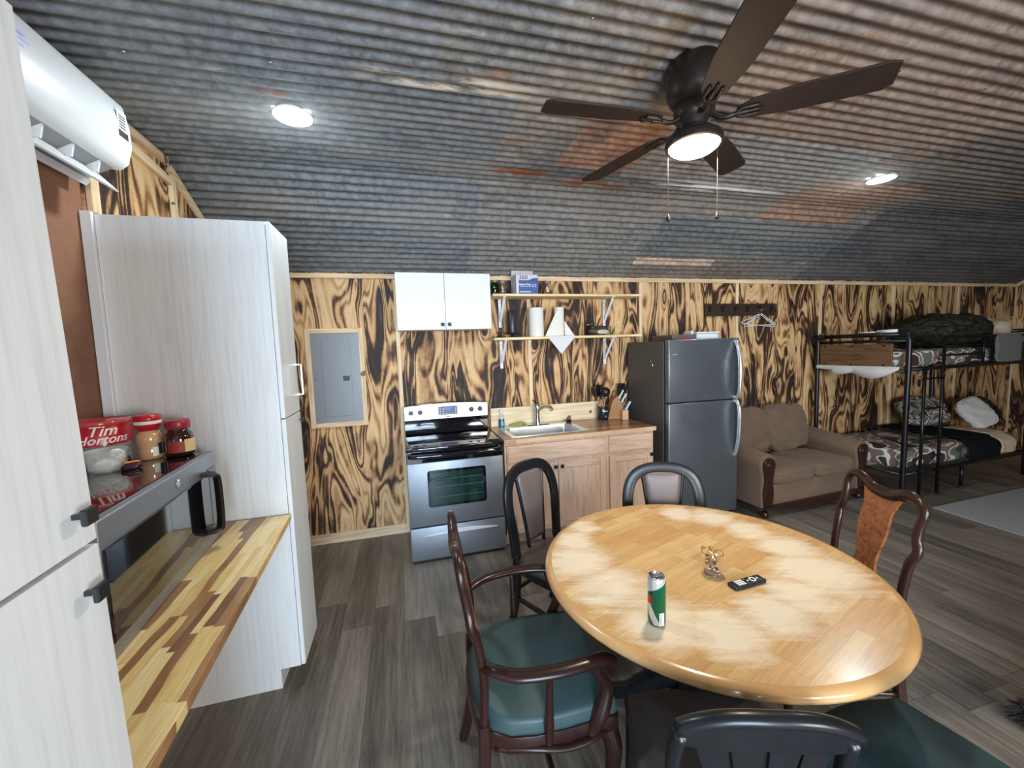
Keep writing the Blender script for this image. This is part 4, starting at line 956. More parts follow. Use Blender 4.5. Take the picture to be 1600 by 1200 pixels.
bm=B(); box(bm,-.12,.12,-.09,.09,0,.06,.012,3); obj('tub',bm,plain('pale_blue_white_plastic',(.66,.72,.74),.35),o)
bm=B(); box(bm,-.128,.128,-.098,.098,.060,.075,.005,2); ld=obj('lid',bm,M['white'],o)
bm=B(); box(bm,-.15,-.128,-.05,.05,.035,.09,.005,2); obj('latch',bm,M['white'],ld)

# coat hook board and hangers
hr=thing('coat_rack','dark brown coat hook board on the wall above the refrigerator','coat rack',(3.67,3.70,2.0),0,world=True)
bm=B(); box(bm,3.19,4.15,YB-.036,YB-.018,1.932,2.068,.003,1); obj('board',bm,M['rackwood'],hr)
hxs=[3.235+.166*k for k in range(6)]
for x in hxs:
    bm=B(); box(bm,x-.010,x+.010,YB-.041,YB-.036,1.985,2.035)
    tube(bm,smooth_pts([(x,YB-.04,2.02),(x,YB-.075,2.018),(x,YB-.085,2.045)],4),.005,8); tube(bm,smooth_pts([(x,YB-.04,1.995),(x,YB-.065,1.985),(x,YB-.072,2.005)],4),.005,8); obj('hook',bm,M['bronze'],hr,True)
def hanger(label,dy,rz,dz,tw):
    h=thing('coat_hanger',label,'hanger',(hxs[4]+.002,YB-.058-dy,1.993),rz,'white hangers on the fifth hook'); h.rotation_euler=(0,tw,rz)
    bm=B(); hk=[(.012*math.cos(a),0,.0+.012*math.sin(a)) for a in [PI*1.1,PI*.75,PI*.5,PI*.2,-.3]]
    tube(bm,smooth_pts(hk+[(0.0,0,-.03),(0,0,-.055)],4),.0028,6); obj('hook',bm,M['chrome'],h,True)
    bm=B(); tube(bm,smooth_pts([(0,0,-.05),(-.10,0,-.10),(-.195,0,-.145),(-.20,0,-.165),(-.185,0,-.17),(0,0,-.17),(.185,0,-.17),(.20,0,-.165),(.195,0,-.145),(.10,0,-.10)],4,True),.0045,6,closed=True); obj('frame',bm,M['white'],h,True)
hanger('white plastic hanger hanging level, outermost on the fifth hook',.022,.05,0,0); hanger('white plastic hanger tilted down to the right on the fifth hook',0,-.12,0,.12); hanger('white plastic hanger tilted slightly left behind the others',-.018,.0,0,-.05)
# ================================================================= DINING TABLE
TX,TY,TZ=1.117,1.308,.762
tb=thing('dining_table','large round butcher block dining table with pale worn patches and lacquered rim','table',(TX,TY,0))
bm=B(); lathe(bm,[(.60,TZ-.0005),(0,TZ)],seg=96); lathe(bm,[(.60,TZ-.0005),(.60,TZ-.004)],seg=96); obj('tabletop',bm,M['table'],tb,35)
bm=B(); lathe(bm,[(.598,TZ-.0006),(.612,TZ-.002),(.623,TZ-.008),(.628,TZ-.019),(.624,TZ-.031),(.612,TZ-.038),(.59,TZ-.040),(0,TZ-.040)],seg=96); obj('rim',bm,M['tableedge'],tb,60)
bm=B(); lathe(bm,[(.40,TZ-.0405),(.40,TZ-.075),(.38,TZ-.08),(0,TZ-.08)],seg=48); obj('apron_ring',bm,M['blackwood'],tb,50)
bm=B(); lathe(bm,[(.16,TZ-.08),(.10,.64),(.075,.56),(.095,.45),(.12,.36),(.085,.27),(.10,.20),(.12,.16),(0,.14)],seg=36); obj('pedestal',bm,M['blackwood'],tb,40)
for k in range(4):
    a=PI/4+k*PI/2
    bm=B(); tube(bm,[(p[0]*math.cos(a),p[0]*math.sin(a),p[1]) for p in smooth_pts([(.06,.24,0),(.16,.20,0),(.28,.10,0),(.38,.045,0),(.42,.03,0)],4)],[.045]*8+[.035]*5+[.028]*4,10,sx=.8); obj('foot',bm,M['blackwood'],tb,True)
# on the table
def mat_can():
    t=Mt('green_silver_printed_can'); X,Y,Z=t.sep(); a=t.math('ARCTAN2',X,t.math('MULTIPLY',Y,-1))
    z=t.math('DIVIDE',Z,.155)
    top=t.math('LESS_THAN',z,t.math('MULTIPLY_ADD',a,.10,.80))
    low=t.math('GREATER_THAN',z,t.math('MULTIPLY_ADD',a,-.36,.22))
    c=t.mix(t.math('MULTIPLY',top,low),(.60,.62,.60),(.008,.12,.048))
    c=t.mix(t.math('LESS_THAN',z,t.math('MULTIPLY_ADD',a,-.30,-.04)),c,(.010,.13,.05))
    rd=t.math('MULTIPLY',t.math('LESS_THAN',a,-.45),t.math('MULTIPLY',t.math('GREATER_THAN',Z,.072),t.math('LESS_THAN',Z,.098))); c=t.mix(rd,c,(.45,.05,.03))
    return t.P(col=c,metal=.5,rough=.25)
cn=thing('drink_can','tall slim green and silver drink can standing on the dining table','can',(.733,1.052,TZ+.0005),math.radians(-38))
bm=B(); lathe(bm,[(0,.004),(.020,.004),(.0235,0),(.027,.010),(.0275,.014),(.0275,.140),(.0255,.150),(.0240,.154)],seg=40); obj('can_body',bm,mat_can(),cn,True)
bm=B(); lathe(bm,[(.0240,.153),(.0250,.156),(.0245,.1575),(.0228,.157),(.0222,.152),(0,.152)],seg=40); lid=obj('rim_and_lid',bm,M['chrome'],cn,40)
bm=B(); bmesh.ops.create_uvsphere(bm,u_segments=16,v_segments=6,radius=1,matrix=TR(0,-.011,.1523)@Matrix.Diagonal((.010,.007,.0006,1))); obj('mouth_opening',bm,M['darkprint'],lid)
bm=B(); tube(bm,[(.006*math.cos(a*PI/8),.009+.010*math.sin(a*PI/8),.1545) for a in range(16)],.0012,6,closed=True); obj('pull_tab',bm,M['chrome'],lid,True)
curved_patch('barcode_label',cn,.0277,.35,.95,.006,.048,M['pad_white'])
bm=B()
for k in range(9):
    z=.010+k*.004; v=[bm.verts.new((math.sin(q)*.0279,-math.cos(q)*.0279,zz)) for q,zz in ((.42,z),(.62,z),(.62,z+.002),(.42,z+.002))]; bm.faces.new(v)
obj('barcode_bars',bm,plain('navy_print',(.03,.05,.15),.5),cn)
tg=thing('glass_tumbler','small faceted tumbler filled with gold wrapped pieces, on the dining table','glass',(1.098,1.225,TZ+.0005))
def flu(a,z): return .035*abs(math.sin(a*5)) if z>.012 else 0
bm=B(); lathe(bm,[(0,0),(.026,0),(.029,.004),(.037,.082),(.0375,.085),(.0355,.085),(.028,.014),(0,.012)],seg=60,flute=flu); obj('tumbler',bm,M['glass'],tg,50)
rs=random.Random(4)
goldm=plain('gold_foil',(.75,.50,.16),.25,metal=.8); brnm=plain('brown_candy',(.10,.05,.03),.35); whm=plain('clear_silver_foil',(.70,.64,.55),.2,metal=.6)
for k in range(44):
    z=.018+.072*(k/44); r=rs.uniform(0,.017+.010*(k/44)); a=rs.uniform(0,6.28)
    if k>34: r=rs.uniform(.012,.034); z=.084+rs.uniform(0,.012)
    bm=B(); bmesh.ops.create_icosphere(bm,subdivisions=1,radius=rs.uniform(.0062,.0085)); 
    for v in bm.verts: v.co*=rs.uniform(.7,1.25)
    bmesh.ops.translate(bm,vec=(r*math.cos(a),r*math.sin(a),z),verts=bm.verts)
    o=obj('wrapped_candy',bm,(goldm,whm,brnm)[(k*7)%3] if k<35 else goldm,None); o.location=(1.098,1.225,TZ); 
    w_,g_=(('bright gold foil piece heaped at the rim of the table tumbler','gold pieces at the tumbler rim') if k>=35 else
        (('gold foil piece inside the table tumbler','gold pieces in the tumbler'),('silver foil piece inside the table tumbler','silver pieces in the tumbler'),('dark brown piece inside the table tumbler','brown pieces in the tumbler'))[(k*7)%3])
    tag(o,w_,'candy',g_)
rc=thing('remote_control','small black remote control with a round white ring key, on the dining table','remote control',(1.163,1.128,TZ+.0005),math.radians(3))
bm=B(); box(bm,-.072,.072,-.020,.020,0,.014,.004,3); obj('shell',bm,M['black'],rc,40)
bm=B(); lathe(bm,[(.0075,.0145),(.0075,.0152),(.0125,.0152),(.0125,.0145)],(.025,0,0),28); obj('ring_key',bm,M['pad_white'],rc)
for i,(x,y,r) in enumerate(((.047,.0,.0035),(.003,0,.0035),(.052,.009,.0022),(.052,-.009,.0022),(-.006,.009,.0022),(-.006,-.009,.0022))):
    bm=B(); lathe(bm,[(r,.014),(r,.0152),(0,.0153)],(x,y,0),14); obj('round_key',bm,M['pad_white'] if i<2 else M['panelgrey'],rc)
bm=B()
for i in range(4):
    for j in range(3): box(bm,-.050+i*.009,-.043+i*.009,-.014+j*.010,-.006+j*.010,.0138,.0148)
obj('white_keys',bm,M['pad_white'],rc)

# ================================================================= CHAIRS
def seat_outline(wf,wb,d,r=.05):
    """rounded trapezoid, back at -d/2"""
    P=[(-wb/2,-d/2),(wb/2,-d/2),(wf/2,d/2-.06),(wf/2-.05,d/2-.01),(0,d/2+.015),(-wf/2+.05,d/2-.01),(-wf/2,d/2-.06)]
    return [(p.x,p.y) for p in smooth_pts([(a,b,0) for a,b in P],5,True)]
def domed(bm,out,z0,z1,puff,rings=6,y0=0):
    """upholstered pad over an outline"""
    n=len(out); cx=sum(p[0] for p in out)/n; cy=sum(p[1] for p in out)/n
    R=[[bm.verts.new((a,b,z0)) for a,b in out],[bm.verts.new((cx+(a-cx)*1.012,cy+(b-cy)*1.012,(z0*2+z1)/3)) for a,b in out]]
    for k in range(rings):
        u=(k)/rings; s_=1-u*u*.0-.0; f=math.cos(u*PI/2*.97); 
        sc_=f if k else .985
        zz=z1-.012+.012*math.sin(min(1,u*3)*PI/2)+puff*(1-f*f)
        R.append([bm.verts.new((cx+(a-cx)*sc_,cy+(b-cy)*sc_,zz)) for a,b in out])
    c=bm.verts.new((cx,cy,z1+puff)); 
    for A,C in zip(R,R[1:]):
        for k in range(n): bm.faces.new((A[k],A[(k+1)%n],C[(k+1)%n],C[k]))
    L=R[-1]
    for k in range(n): bm.faces.new((L[k],L[(k+1)%n],c))
    bm.faces.new(R[0][::-1])
def gridpanel(bm,fn,nu,nv,th):
    """fn(u,v)->(point); thickness along -y/+y"""
    F=[[None]*(nv+1) for _ in range(nu+1)]; K=[[None]*(nv+1) for _ in range(nu+1)]
    for i in range(nu+1):
        for j in range(nv+1):
            p,t=fn(i/nu,j/nv); F[i][j]=bm.verts.new(p+Vector((0,t/2,0))); K[i][j]=bm.verts.new(p-Vector((0,t/2,0)))
    for i in range(nu):
        for j in range(nv):
            bm.faces.new((F[i][j],F[i+1][j],F[i+1][j+1],F[i][j+1])); bm.faces.new((K[i][j],K[i][j+1],K[i+1][j+1],K[i+1][j]))
    ed=[(i,0) for i in range(nu)]+[(nu,j) for j in range(nv)]+[(i,nv) for i in range(nu,0,-1)]+[(0,j) for j in range(nv,0,-1)]
    for a,b in zip(ed,ed[1:]+ed[:1]): bm.faces.new((F[a[0]][a[1]],K[a[0]][a[1]],K[b[0]][b[1]],F[b[0]][b[1]]))
def queen(label,x,y,rz,arms,mat,seatmat,H=1.0,group=None,wf=.50):
    c=thing('dining_armchair' if arms else 'dining_chair',label,'chair',(x,y,0),rz,group)
    wb,d=.42,.44
    def post(s_): return [(s_*.205,-.235,.44),(s_*.207,-.228,.60),(s_*.213,-.245,.74),(s_*.228,-.262,.80),(s_*.214,-.268,.845),(s_*.212,-.277,.90),(s_*.218,-.285,.945),(s_*.200,-.290,.985),(s_*.155,-.291,H),(s_*.105,-.291,.990),(s_*.06,-.291,.968)]
    P=post(-1)+[(0,-.291,.962)]+post(1)[::-1]; P=[(a,b,z if z<.9 else .9+(z-.9)*(H-.9)/.1) for a,b,z in P]
    P=smooth_pts(P,4); n=len(P); rad=[]
    for i,p in enumerate(P): rad.append(.0165 if p.z<.9 else .0155+.004*(1-abs(p.x)/.22)*2)
    bm=B(); tube(bm,P,rad,12,sx=1.1,sy=.9,up=Vector((0,1,0))); obj('back_frame',bm,mat,c,True)
    def sp(u,v):
        z=.455+v*(.505+(H-1)); w=.060+.020*v+.010*math.sin(v*11)*(1-abs(v-.5))+(.03*max(0,v-.85)/.15)-(0 if v>.12 else -.012)
        yb=-.225-.066*v**1.3+.012*math.sin(v*PI)
        return Vector(((u*2-1)*w,yb,z)),.011
    bm=B(); gridpanel(bm,sp,6,26,.01); obj('splat',bm,M['burl'],c,35)
    out=seat_outline(wf,wb,d)
    bm=B(); prism(bm,[(a*1.015,b*1.015) for a,b in out],.375,.432,'z',.004); obj('seat_rail',bm,mat,c,40)
    for s_ in (-1,1):
        bm=B(); 
        k=14; top=[(-.21+.40*i/k,.38) for i in range(k+1)]; bot=[(-.21+.40*i/k,.375-.045*math.sin(PI*i/k)-.004) for i in range(k+1)][::-1]
        prism(bm,top+bot,.0,.016,'x',0,TR(s_*.222-.008,0,0)@RZ(-s_*.09)); obj('side_apron',bm,mat,c,40)
    bm=B(); k=14; prism(bm,[(-.20+.40*i/k,.385) for i in range(k+1)]+[(-.20+.40*i/k,.37-.03*math.sin(PI*i/k)) for i in range(k+1)][::-1],.205,.221,'y'); obj('front_apron',bm,mat,c,40)
    bm=B(); domed(bm,[(a*.985,b*.97+.006) for a,b in out],.425,.475,.030,8); obj('seat',bm,seatmat,c,True)
    for s_ in (-1,1):
        bm=B(); tube(bm,smooth_pts([(s_*.205,-.235,.46),(s_*.203,-.236,.34),(s_*.200,-.244,.20),(s_*.205,-.268,.06),(s_*.207,-.285,0.004)],5),lerp_list([.019,.019,.018,.018,.016],5),8,square=True,up=Vector((0,1,0))); obj('rear_leg',bm,mat,c,40)
        bm=B(); tube(bm,smooth_pts([(s_*.215,.175,.385),(s_*.232,.195,.30),(s_*.226,.188,.18),(s_*.216,.178,.08),(s_*.222,.19,.025),(s_*.226,.198,.006)],5),lerp_list([.034,.031,.021,.015,.021,.024],5),12); obj('front_leg',bm,mat,c,True)
        bm=B(); tube(bm,smooth_pts([(s_*.204,-.235,.19),(s_*.205,-.10,.185),(s_*.215,.03,.185),(s_*.222,.178,.19)],4),lerp_list([.009,.014,.014,.009],4),10); obj('side_stretcher',bm,mat,c,True)
        if arms:
            bm=B(); tube(bm,smooth_pts([(s_*.212,-.232,.655),(s_*.240,-.20,.660),(s_*.278,-.13,.660),(s_*.292,-.02,.662),(s_*.285,.08,.662),(s_*.270,.15,.655),(s_*.262,.185,.640)],5),lerp_list([.014,.018,.020,.020,.021,.022,.016],5),12,sx=1.25,sy=.8); obj('armrest',bm,mat,c,True)
            bm=B(); tube(bm,smooth_pts([(s_*.252,-.035,.372),(s_*.264,-.035,.46),(s_*.276,-.035,.56),(s_*.286,-.035,.655)],5),lerp_list([.012,.016,.012,.010],5),12); obj('arm_spindle',bm,mat,c,True)
            bm=B(); tube(bm,smooth_pts([(s_*.246,.10,.385),(s_*.262,.135,.45),(s_*.256,.165,.54),(s_*.266,.135,.60),(s_*.272,.12,.655)],5),lerp_list([.022,.026,.022,.016,.016],5),10,sx=.7); obj('arm_support',bm,mat,c,True)
            bm=B(); tube(bm,smooth_pts([(s_*.215,-.20,.385),(s_*.252,-.08,.392),(s_*.262,.02,.378),(s_*.252,.13,.385),(s_*.20,.205,.395)],4),.014,8,sx=1.5,sy=.7); obj('arm_foot_rail',bm,mat,c,True)
    bm=B(); tube(bm,smooth_pts([(-.21,-.0,.186),(0,.0,.19),(.21,.0,.186)],4),.011,8); obj('cross_stretcher',bm,mat,c,True)
    return c
def head(fx_,fy_): return math.atan2(-fx_,fy_)
def blackarch(label,x,y,rz,H=.95):
    c=thing('padded_back_chair',label,'chair',(x,y,0),rz,'black arch back chairs behind the table'); mat=M['blackwood']
    k=H/.95
    def post(s_): return [(s_*.185,-.225,.45),(s_*.192,-.235,.58),(s_*.205,-.252,.72*k),(s_*.196,-.268,.82*k),(s_*.160,-.282,.895*k),(s_*.09,-.290,.935*k)]
    P=smooth_pts(post(-1)+[(0,-.292,.945*k)]+post(1)[::-1],5)
    bm=B(); tube(bm,P,.030,8,sx=1.0,sy=.48,up=Vector((0,1,0)),square=True); obj('arch_frame',bm,mat,c,40)
    def pd(u,v):
        z=.50+v*(.41*k); w=.064+.050*v**1.2; w*= (1 if v<.9 else (1-((v-.9)/.1)**2*.25))
        uu=u*2-1; q=(1-uu**4)*(1-(2*v-1)**8)
        return Vector((uu*w,-.232-.052*v**1.2,z)),.012+.022*q
    bm=B(); gridpanel(bm,pd,10,18,.02); obj('leather_splat',bm,M['brownpad'],c,True)
    for s_ in (-1,1):
        bm=B(); tube(bm,smooth_pts([(s_*(.064+.050*v**1.2+.003),-.232-.052*v**1.2,.46+v*(.45*k)) for v in (0,.25,.5,.75,.97)],4),.010,8,sy=1.2,up=Vector((0,1,0))); obj('splat_edge',bm,mat,c,True)
        bm=B(); tube(bm,smooth_pts([(s_*.185,-.222,.47),(s_*.185,-.225,.30),(s_*.188,-.245,.14),(s_*.192,-.285,.004)],5),lerp_list([.020,.019,.018,.016],5),8,square=True,up=Vector((0,1,0))); obj('rear_leg',bm,mat,c,40)
        bm=B(); tube(bm,smooth_pts([(s_*.205,.18,.43),(s_*.207,.19,.28),(s_*.200,.185,.12),(s_*.205,.205,.004)],5),lerp_list([.024,.021,.016,.017],5),8,square=True,up=Vector((0,1,0))); obj('front_leg',bm,M['mahog2'],c,40)
        bm=B(); tube(bm,[(s_*.187,-.225,.20),(s_*.203,.185,.20)],.011,8,square=True); obj('side_stretcher',bm,mat,c,40)
    bm=B(); tube(bm,[(-.187,-.227,.26),(.187,-.227,.26)],.011,8,square=True); obj('rear_stretcher',bm,mat,c,40)
    out=seat_outline(.46,.39,.43)
    bm=B(); prism(bm,out,.385,.43,'z',.004); obj('seat_rail',bm,mat,c,40)
    bm=B(); domed(bm,[(a*1.0,b*.97+.01) for a,b in out],.428,.455,.022,8); obj('seat',bm,M['darkpad'],c,True)
    return c
def fanback(label,x,y,rz,H=.845):
    c=thing('fan_back_chair',label,'chair',(x,y,0),rz); mat=M['blackwood']
    def cb(x): return -.262+.75*x*x
    # crest: a bowed board with arched top
    def cr(u,v):
        xx=(u*2-1)*.188; top=H-.055*abs(u*2-1)**2.6; lo=H-.085-.02*abs(u*2-1)
        return Vector((xx,cb(xx)-.02*v,lo+(top-lo)*v)),.024
    bm=B(); gridpanel(bm,cr,26,6,.02); obj('crest_board',bm,mat,c,50)
    bm=B(); tube(bm,smooth_pts([((u*2-1)*.190,cb((u*2-1)*.188)-.021,H-.055*abs(u*2-1)**2.6) for u in [i/14 for i in range(15)]],2),.017,12,sx=1.15,sy=.9); obj('crest_roll',bm,mat,c,True)
    for xb,xt in ((-.062,-.120),(-.022,-.042),(.022,.042),(.062,.120)):
        def sl(u,v):
            z=.44+v*(H-.085-.43); w=.013+.024*v**1.5; cx=xb+(xt-xb)*v**1.3; xx=cx+(u*2-1)*w
            return Vector((xx,-.205+(cb(xx)+.205)*v,z)),.010
        bm=B(); gridpanel(bm,sl,3,12,.01); obj('slat',bm,mat,c,40)
    for s_ in (-1,1):
        bm=B(); tube(bm,smooth_pts([(s_*.185,-.20,.43),(s_*.187,-.205,.55),(s_*.187,-.222,.68),(s_*.180,cb(.18)-.01,H-.07)],4),lerp_list([.018,.017,.017,.018],4),10,sx=1.2); obj('back_post',bm,mat,c,True)
        bm=B(); tube(bm,smooth_pts([(s_*.185,-.20,.44),(s_*.187,-.21,.25),(s_*.20,-.26,.004)],5),lerp_list([.019,.018,.016],5),10); obj('rear_leg',bm,mat,c,True)
        bm=B(); tube(bm,smooth_pts([(s_*.200,.17,.43),(s_*.203,.18,.22),(s_*.210,.195,.004)],5),lerp_list([.022,.02,.015],5),10); obj('front_leg',bm,mat,c,True)
        bm=B(); tube(bm,[(s_*.188,-.215,.18),(s_*.205,.182,.18)],.011,8); obj('side_stretcher',bm,mat,c,True)
    out=seat_outline(.44,.38,.44)
    bm=B(); prism(bm,out,.40,.435,'z',.004); obj('seat_rail',bm,mat,c,40)
    bm=B(); domed(bm,[(a*1.01,b*.99) for a,b in out],.433,.455,.02,8); obj('seat',bm,M['darkpad'],c,True)
    return c
queen('chipped mahogany armchair with a dark green seat, left of the table',.432,1.366,head(1,-.06),True,M['mahog'],M['green'])
queen('glossy mahogany dining chair with a burl splat, right of the table',1.738,1.352,head(-.917,.40),False,M['mahog2'],M['green'],1.0)
queen('chair with a broad dark green vinyl seat at the lower right table edge',1.292,.655,head(.0,1),False,M['mahog'],M['green'],.98,None,.43)
blackarch('black arch backed chair with a leather splat, standing in front of the sink cabinet',.845,2.05,head(.50,-.87),.945)
blackarch('black arch backed chair with a leather splat, tucked in before the refrigerator',1.335,1.735,head(-.35,-.94),.93)
fanback('black fan backed chair in the foreground, its back turned to the viewer',.81,.885,head(.34,.94))

# ================================================================= LOVESEAT
sf=thing('loveseat','brown chenille loveseat with rolled arms and carved wood fronts, beside the refrigerator','sofa',(3.10,2.86,0),math.radians(3))
Wd,Dp=1.46,.74
bm=B(); box(bm,.17,Wd-.17,.03,Dp,.10,.30,.015,2); obj('seat_base',bm,M['sofa'],sf,40)
bm=B(); k=20; prism(bm,[(.05+(Wd-.1)*i/k,.115) for i in range(k+1)]+[(.05+(Wd-.1)*i/k,.055+.025*math.cos(2*PI*i/k)*1-.0) for i in range(k+1)][::-1],-.005,.028,'y',.004); obj('carved_base_rail',bm,M['mahog2'],sf,40)
bm=B(); prism(bm,[(.17,.10),(Wd-.17,.10),(Wd-.17,.72),(.17,.72)],Dp-.14,Dp,'y',.04); obj('back_frame',bm,M['sofa'],sf,60)
for s_,x0 in ((-1,0),(1,Wd)):
    def X_(v): return x0-s_*v     # v measured inwards
    prof2=[]
    cxa,cza,ra=.095,.50,.100
    for i in range(15):
        a=-.6+i*(PI+1.3)/14; prof2.append((X_(cxa-ra*math.cos(a)*1.0),cza+ra*math.sin(a)))
    prof2+= [(X_(.165),.10),(X_(.02),.10)]
    bm=B(); prism(bm,prof2,.02,Dp-.01,'y',.012); 
    for v in bm.verts: v.co.z+= .10*max(0,v.co.y/Dp-.15) if v.co.z>.3 else 0
    obj('arm',bm,M['sofa'],sf,60)
    # carved scroll front
    bm=B(); sc_o=[]
    for i in range(15):
        a=-.5+i*(PI+1.0)/14; sc_o.append((X_(.095-.070*math.cos(a)),.50+.072*math.sin(a)))
    sc_o+= [(X_(.135),.36),(X_(.150),.24),(X_(.140),.12),(X_(.045),.12),(X_(.030),.24),(X_(.050),.36)]
    prism(bm,sc_o,-.004,.022,'y',.008); pf=obj('carved_arm_front',bm,M['mahog2'],sf,45)
    bm=B(); lathe(bm,[(.042,0),(.040,.006),(.030,.008),(.026,.004),(.018,.006),(.012,.012),(0,.014)],(X_(.095),-.004,.50),24,RX(PI/2)); obj('rosette',bm,M['mahog2'],pf,True)
    bm=B(); lathe(bm,[(.0,0),(.028,0),(.034,.02),(.028,.045),(.02,.055),(0,.055)],(X_(.09),.04,0),20); obj('bun_foot',bm,M['mahog2'],sf,True)
    bm=B(); lathe(bm,[(.0,0),(.028,0),(.034,.02),(.028,.045),(.02,.10),(0,.10)],(X_(.09),Dp-.06,0),20); obj('rear_foot',bm,M['mahog2'],sf,True)
mid=Wd/2
for a,b in ((.175,mid),(mid,Wd-.175)):
    bm=B(); cushion(bm,a,b,.0,Dp-.16,.295,.440,.02,.16,12,wr=.008,seed=a*9); obj('seat_cushion',bm,M['sofa'],sf,True)
    bm=B(); cushion(bm,a-.02,b+.02,-.11,.11,0,.50,0,.28,14,M=TR(0,Dp-.20,.44)@RX(-.22),wr=.03,seed=a*7+2)
    obj('back_cushion',bm,M['sofa'],sf,True)

# ================================================================= BUNK BED
bb=thing('bunk_bed','black metal pipe bunk bed with a brown wood foot panel','bunk bed',(4.74,2.76,0),math.radians(2.2))
L2,W2=2.12,.86
def pipe(nm,pts,r=.018,parent=bb,mat=None):
    bm=B(); tube(bm,pts,r,12); return obj(nm,bm,mat or M['mblack'],parent,True)
for x in (0,L2):
    P=smooth_pts([(x,0,.004),(x,0,.8),(x,0,1.60),(x,.03,1.655),(x,.07,1.665)],4)
    pipe('post',P,.024); pipe('post',[(x,W2-y,z) for x,y,z in [(p.x,p.y,p.z) for p in P]],.024)
    pipe('top_rail',[(x,.07,1.665),(x,W2-.07,1.665)],.022)
    pipe('end_rail',[(x,.0,1.60),(x,W2,1.60)],.014); pipe('end_rail',[(x,0,1.30),(x,W2,1.30)],.014)
    pipe('end_rail',[(x,0,.27),(x,W2,.27)],.016)
    bm=B(); box(bm,x-.009,x+.009,.13,.83,1.335,1.575,.003,1); fp=obj('foot_panel',bm,M['footpanel'],bb)
    for y in (.2,.5,.78):
        for z in (1.355,1.555):
            bm=B(); lathe(bm,[(.012,0),(.010,-.004),(0,-.005)],(x-.009,y,z),10,RY(PI/2)); obj('bolt',bm,M['black'],fp)
for y in (0,W2):
    pipe('side_rail',[(0,y,1.32),(L2,y,1.32)],.020); pipe('side_rail',[(0,y,.27),(L2,y,.27)],.020)
pipe('guard_rail',[(.50,-.02,1.34),(.50,-.02,1.62),(L2,-.02,1.62)],.012); pipe('guard_rail',[(.50,-.02,1.53),(L2,-.02,1.53)],.009); pipe('guard_rail',[(.50,-.02,1.44),(1.18,-.02,1.44)],.009); pipe('guard_rail',[(1.15,-.02,1.62),(1.15,-.02,1.34)],.012)
pipe('guard_rail',[(0,W2,1.60),(L2,W2,1.60)],.012)
ld=pipe('ladder_rail',[(.19,-.035,.03),(.19,-.035,1.34)],.014); pipe('ladder_rail',[(.47,-.035,.03),(.47,-.035,1.55)],.014)
for z in (.30,.61,.92,1.22): pipe('rung',[(.19,-.035,z),(.47,-.035,z)],.010)
bm=B(); tube(bm,[(.02,.15,1.690),(.02,.55,1.690)],.008,8); 
for x in (.95,):
    pipe('centre_leg',[(x,-.0,.27),(x,0,.02)],.016); bm=B(); lathe(bm,[(.022,0),(.024,.01),(.018,.03),(0,.03)],(x,0,0),14); obj('leg_foot',bm,M['rubber'],bb,True)
o=thing('white_tube','white rolled tube resting along the top rail of the bunk bed','tube',(4.74,2.76,0),math.radians(2.2)); 
bm=B(); tube(bm,[(0,.10,1.700),(0,.27,1.700)],.017,12); obj('thick_end',bm,M['white'],o,True)
bm=B(); tube(bm,[(0,.27,1.697),(0,.45,1.697)],.007,8); obj('thin_rod',bm,M['white'],o,True)
RB=TR(4.74,2.76,0)@RZ(math.radians(2.2))
def drape(bm,x0,x1,zl,zt,seed,yb=None):
    yb=yb or W2-.05; nu,nv=18,30; G=[]
    path=smooth_pts([(0,yb,zt+.012),(0,yb*.6,zt+.014),(0,.10,zt+.013),(0,.035,zt-.01),(0,-.028,zt-.05),(0,-.040,(zl+zt)/2),(0,-.038,zl)],5)
    for i in range(nu+1):
        x=x0+(x1-x0)*i/nu
        G.append([bm.verts.new((x+.02*mnoise.noise(Vector((seed,j*.3,0))),p.y+.010*mnoise.noise(Vector((x*9,j*.2,seed))),p.z+.008*abs(mnoise.noise(Vector((x*8,j*.35,seed+3)))))) for j,p in enumerate(path)])
    for i in range(nu):
        for j in range(len(path)-1): bm.faces.new((G[i][j],G[i+1][j],G[i+1][j+1],G[i][j+1]))
    bmesh.ops.recalc_face_normals(bm,faces=bm.faces); bmesh.ops.solidify(bm,geom=bm.faces[:],thickness=-.012)
def bedthing(name,label,cat,bm,mat,group=None,smooth=True):
    o=obj(name,bm,mat,None,smooth); o.location=(4.74,2.76,0); o.rotation_euler=(0,0,math.radians(2.2)); tag(o,label,cat,group); return o
bm=B(); cushion(bm,.03,L2-.03,.028,W2-.03,1.342,1.50,.0,.10,14,wr=.015,seed=1); bedthing('upper_mattress','upper bunk mattress in large camouflage bedding behind the guard rail','mattress',bm,M['camo'])
bm=B()
n=60
for i in range(n):
    a0=.06+.80*i/n; a1=.06+.80*(i+1)/n
    def dp(a): return 1.312-.055*abs(math.sin((a-.06)*7.5))*(1 if a<.7 else .3)-.045*max(0,math.sin((.7-a)*5))
    v=[bm.verts.new(p) for p in ((-.022,a0,1.345),(-.022,a1,1.345),(-.028,a1,dp(a1)),(-.028,a0,dp(a0)))]; bm.faces.new(v)
bmesh.ops.remove_doubles(bm,verts=bm.verts,dist=.0005); bmesh.ops.solidify(bm,geom=bm.faces[:],thickness=.004)
bedthing('hanging_sheet','crumpled pale sheet sagging in scallops under the bunk foot panel','sheet',bm,M['whitecloth'])
bm=B(); cushion(bm,.80,1.80,.10,.72,1.545,1.85,.03,.30,16,wr=.045,seed=3); bedthing('sleeping_bag','dark woodland camouflage bundle heaped on the upper bunk','bag',bm,M['camodark'])
bm=B(); cushion(bm,1.83,2.09,.12,.60,1.535,1.80,.03,.36,12,wr=.03,seed=6); bedthing('pillow','beige pillow at the right end of the upper bunk','pillow',bm,M['cloth'])
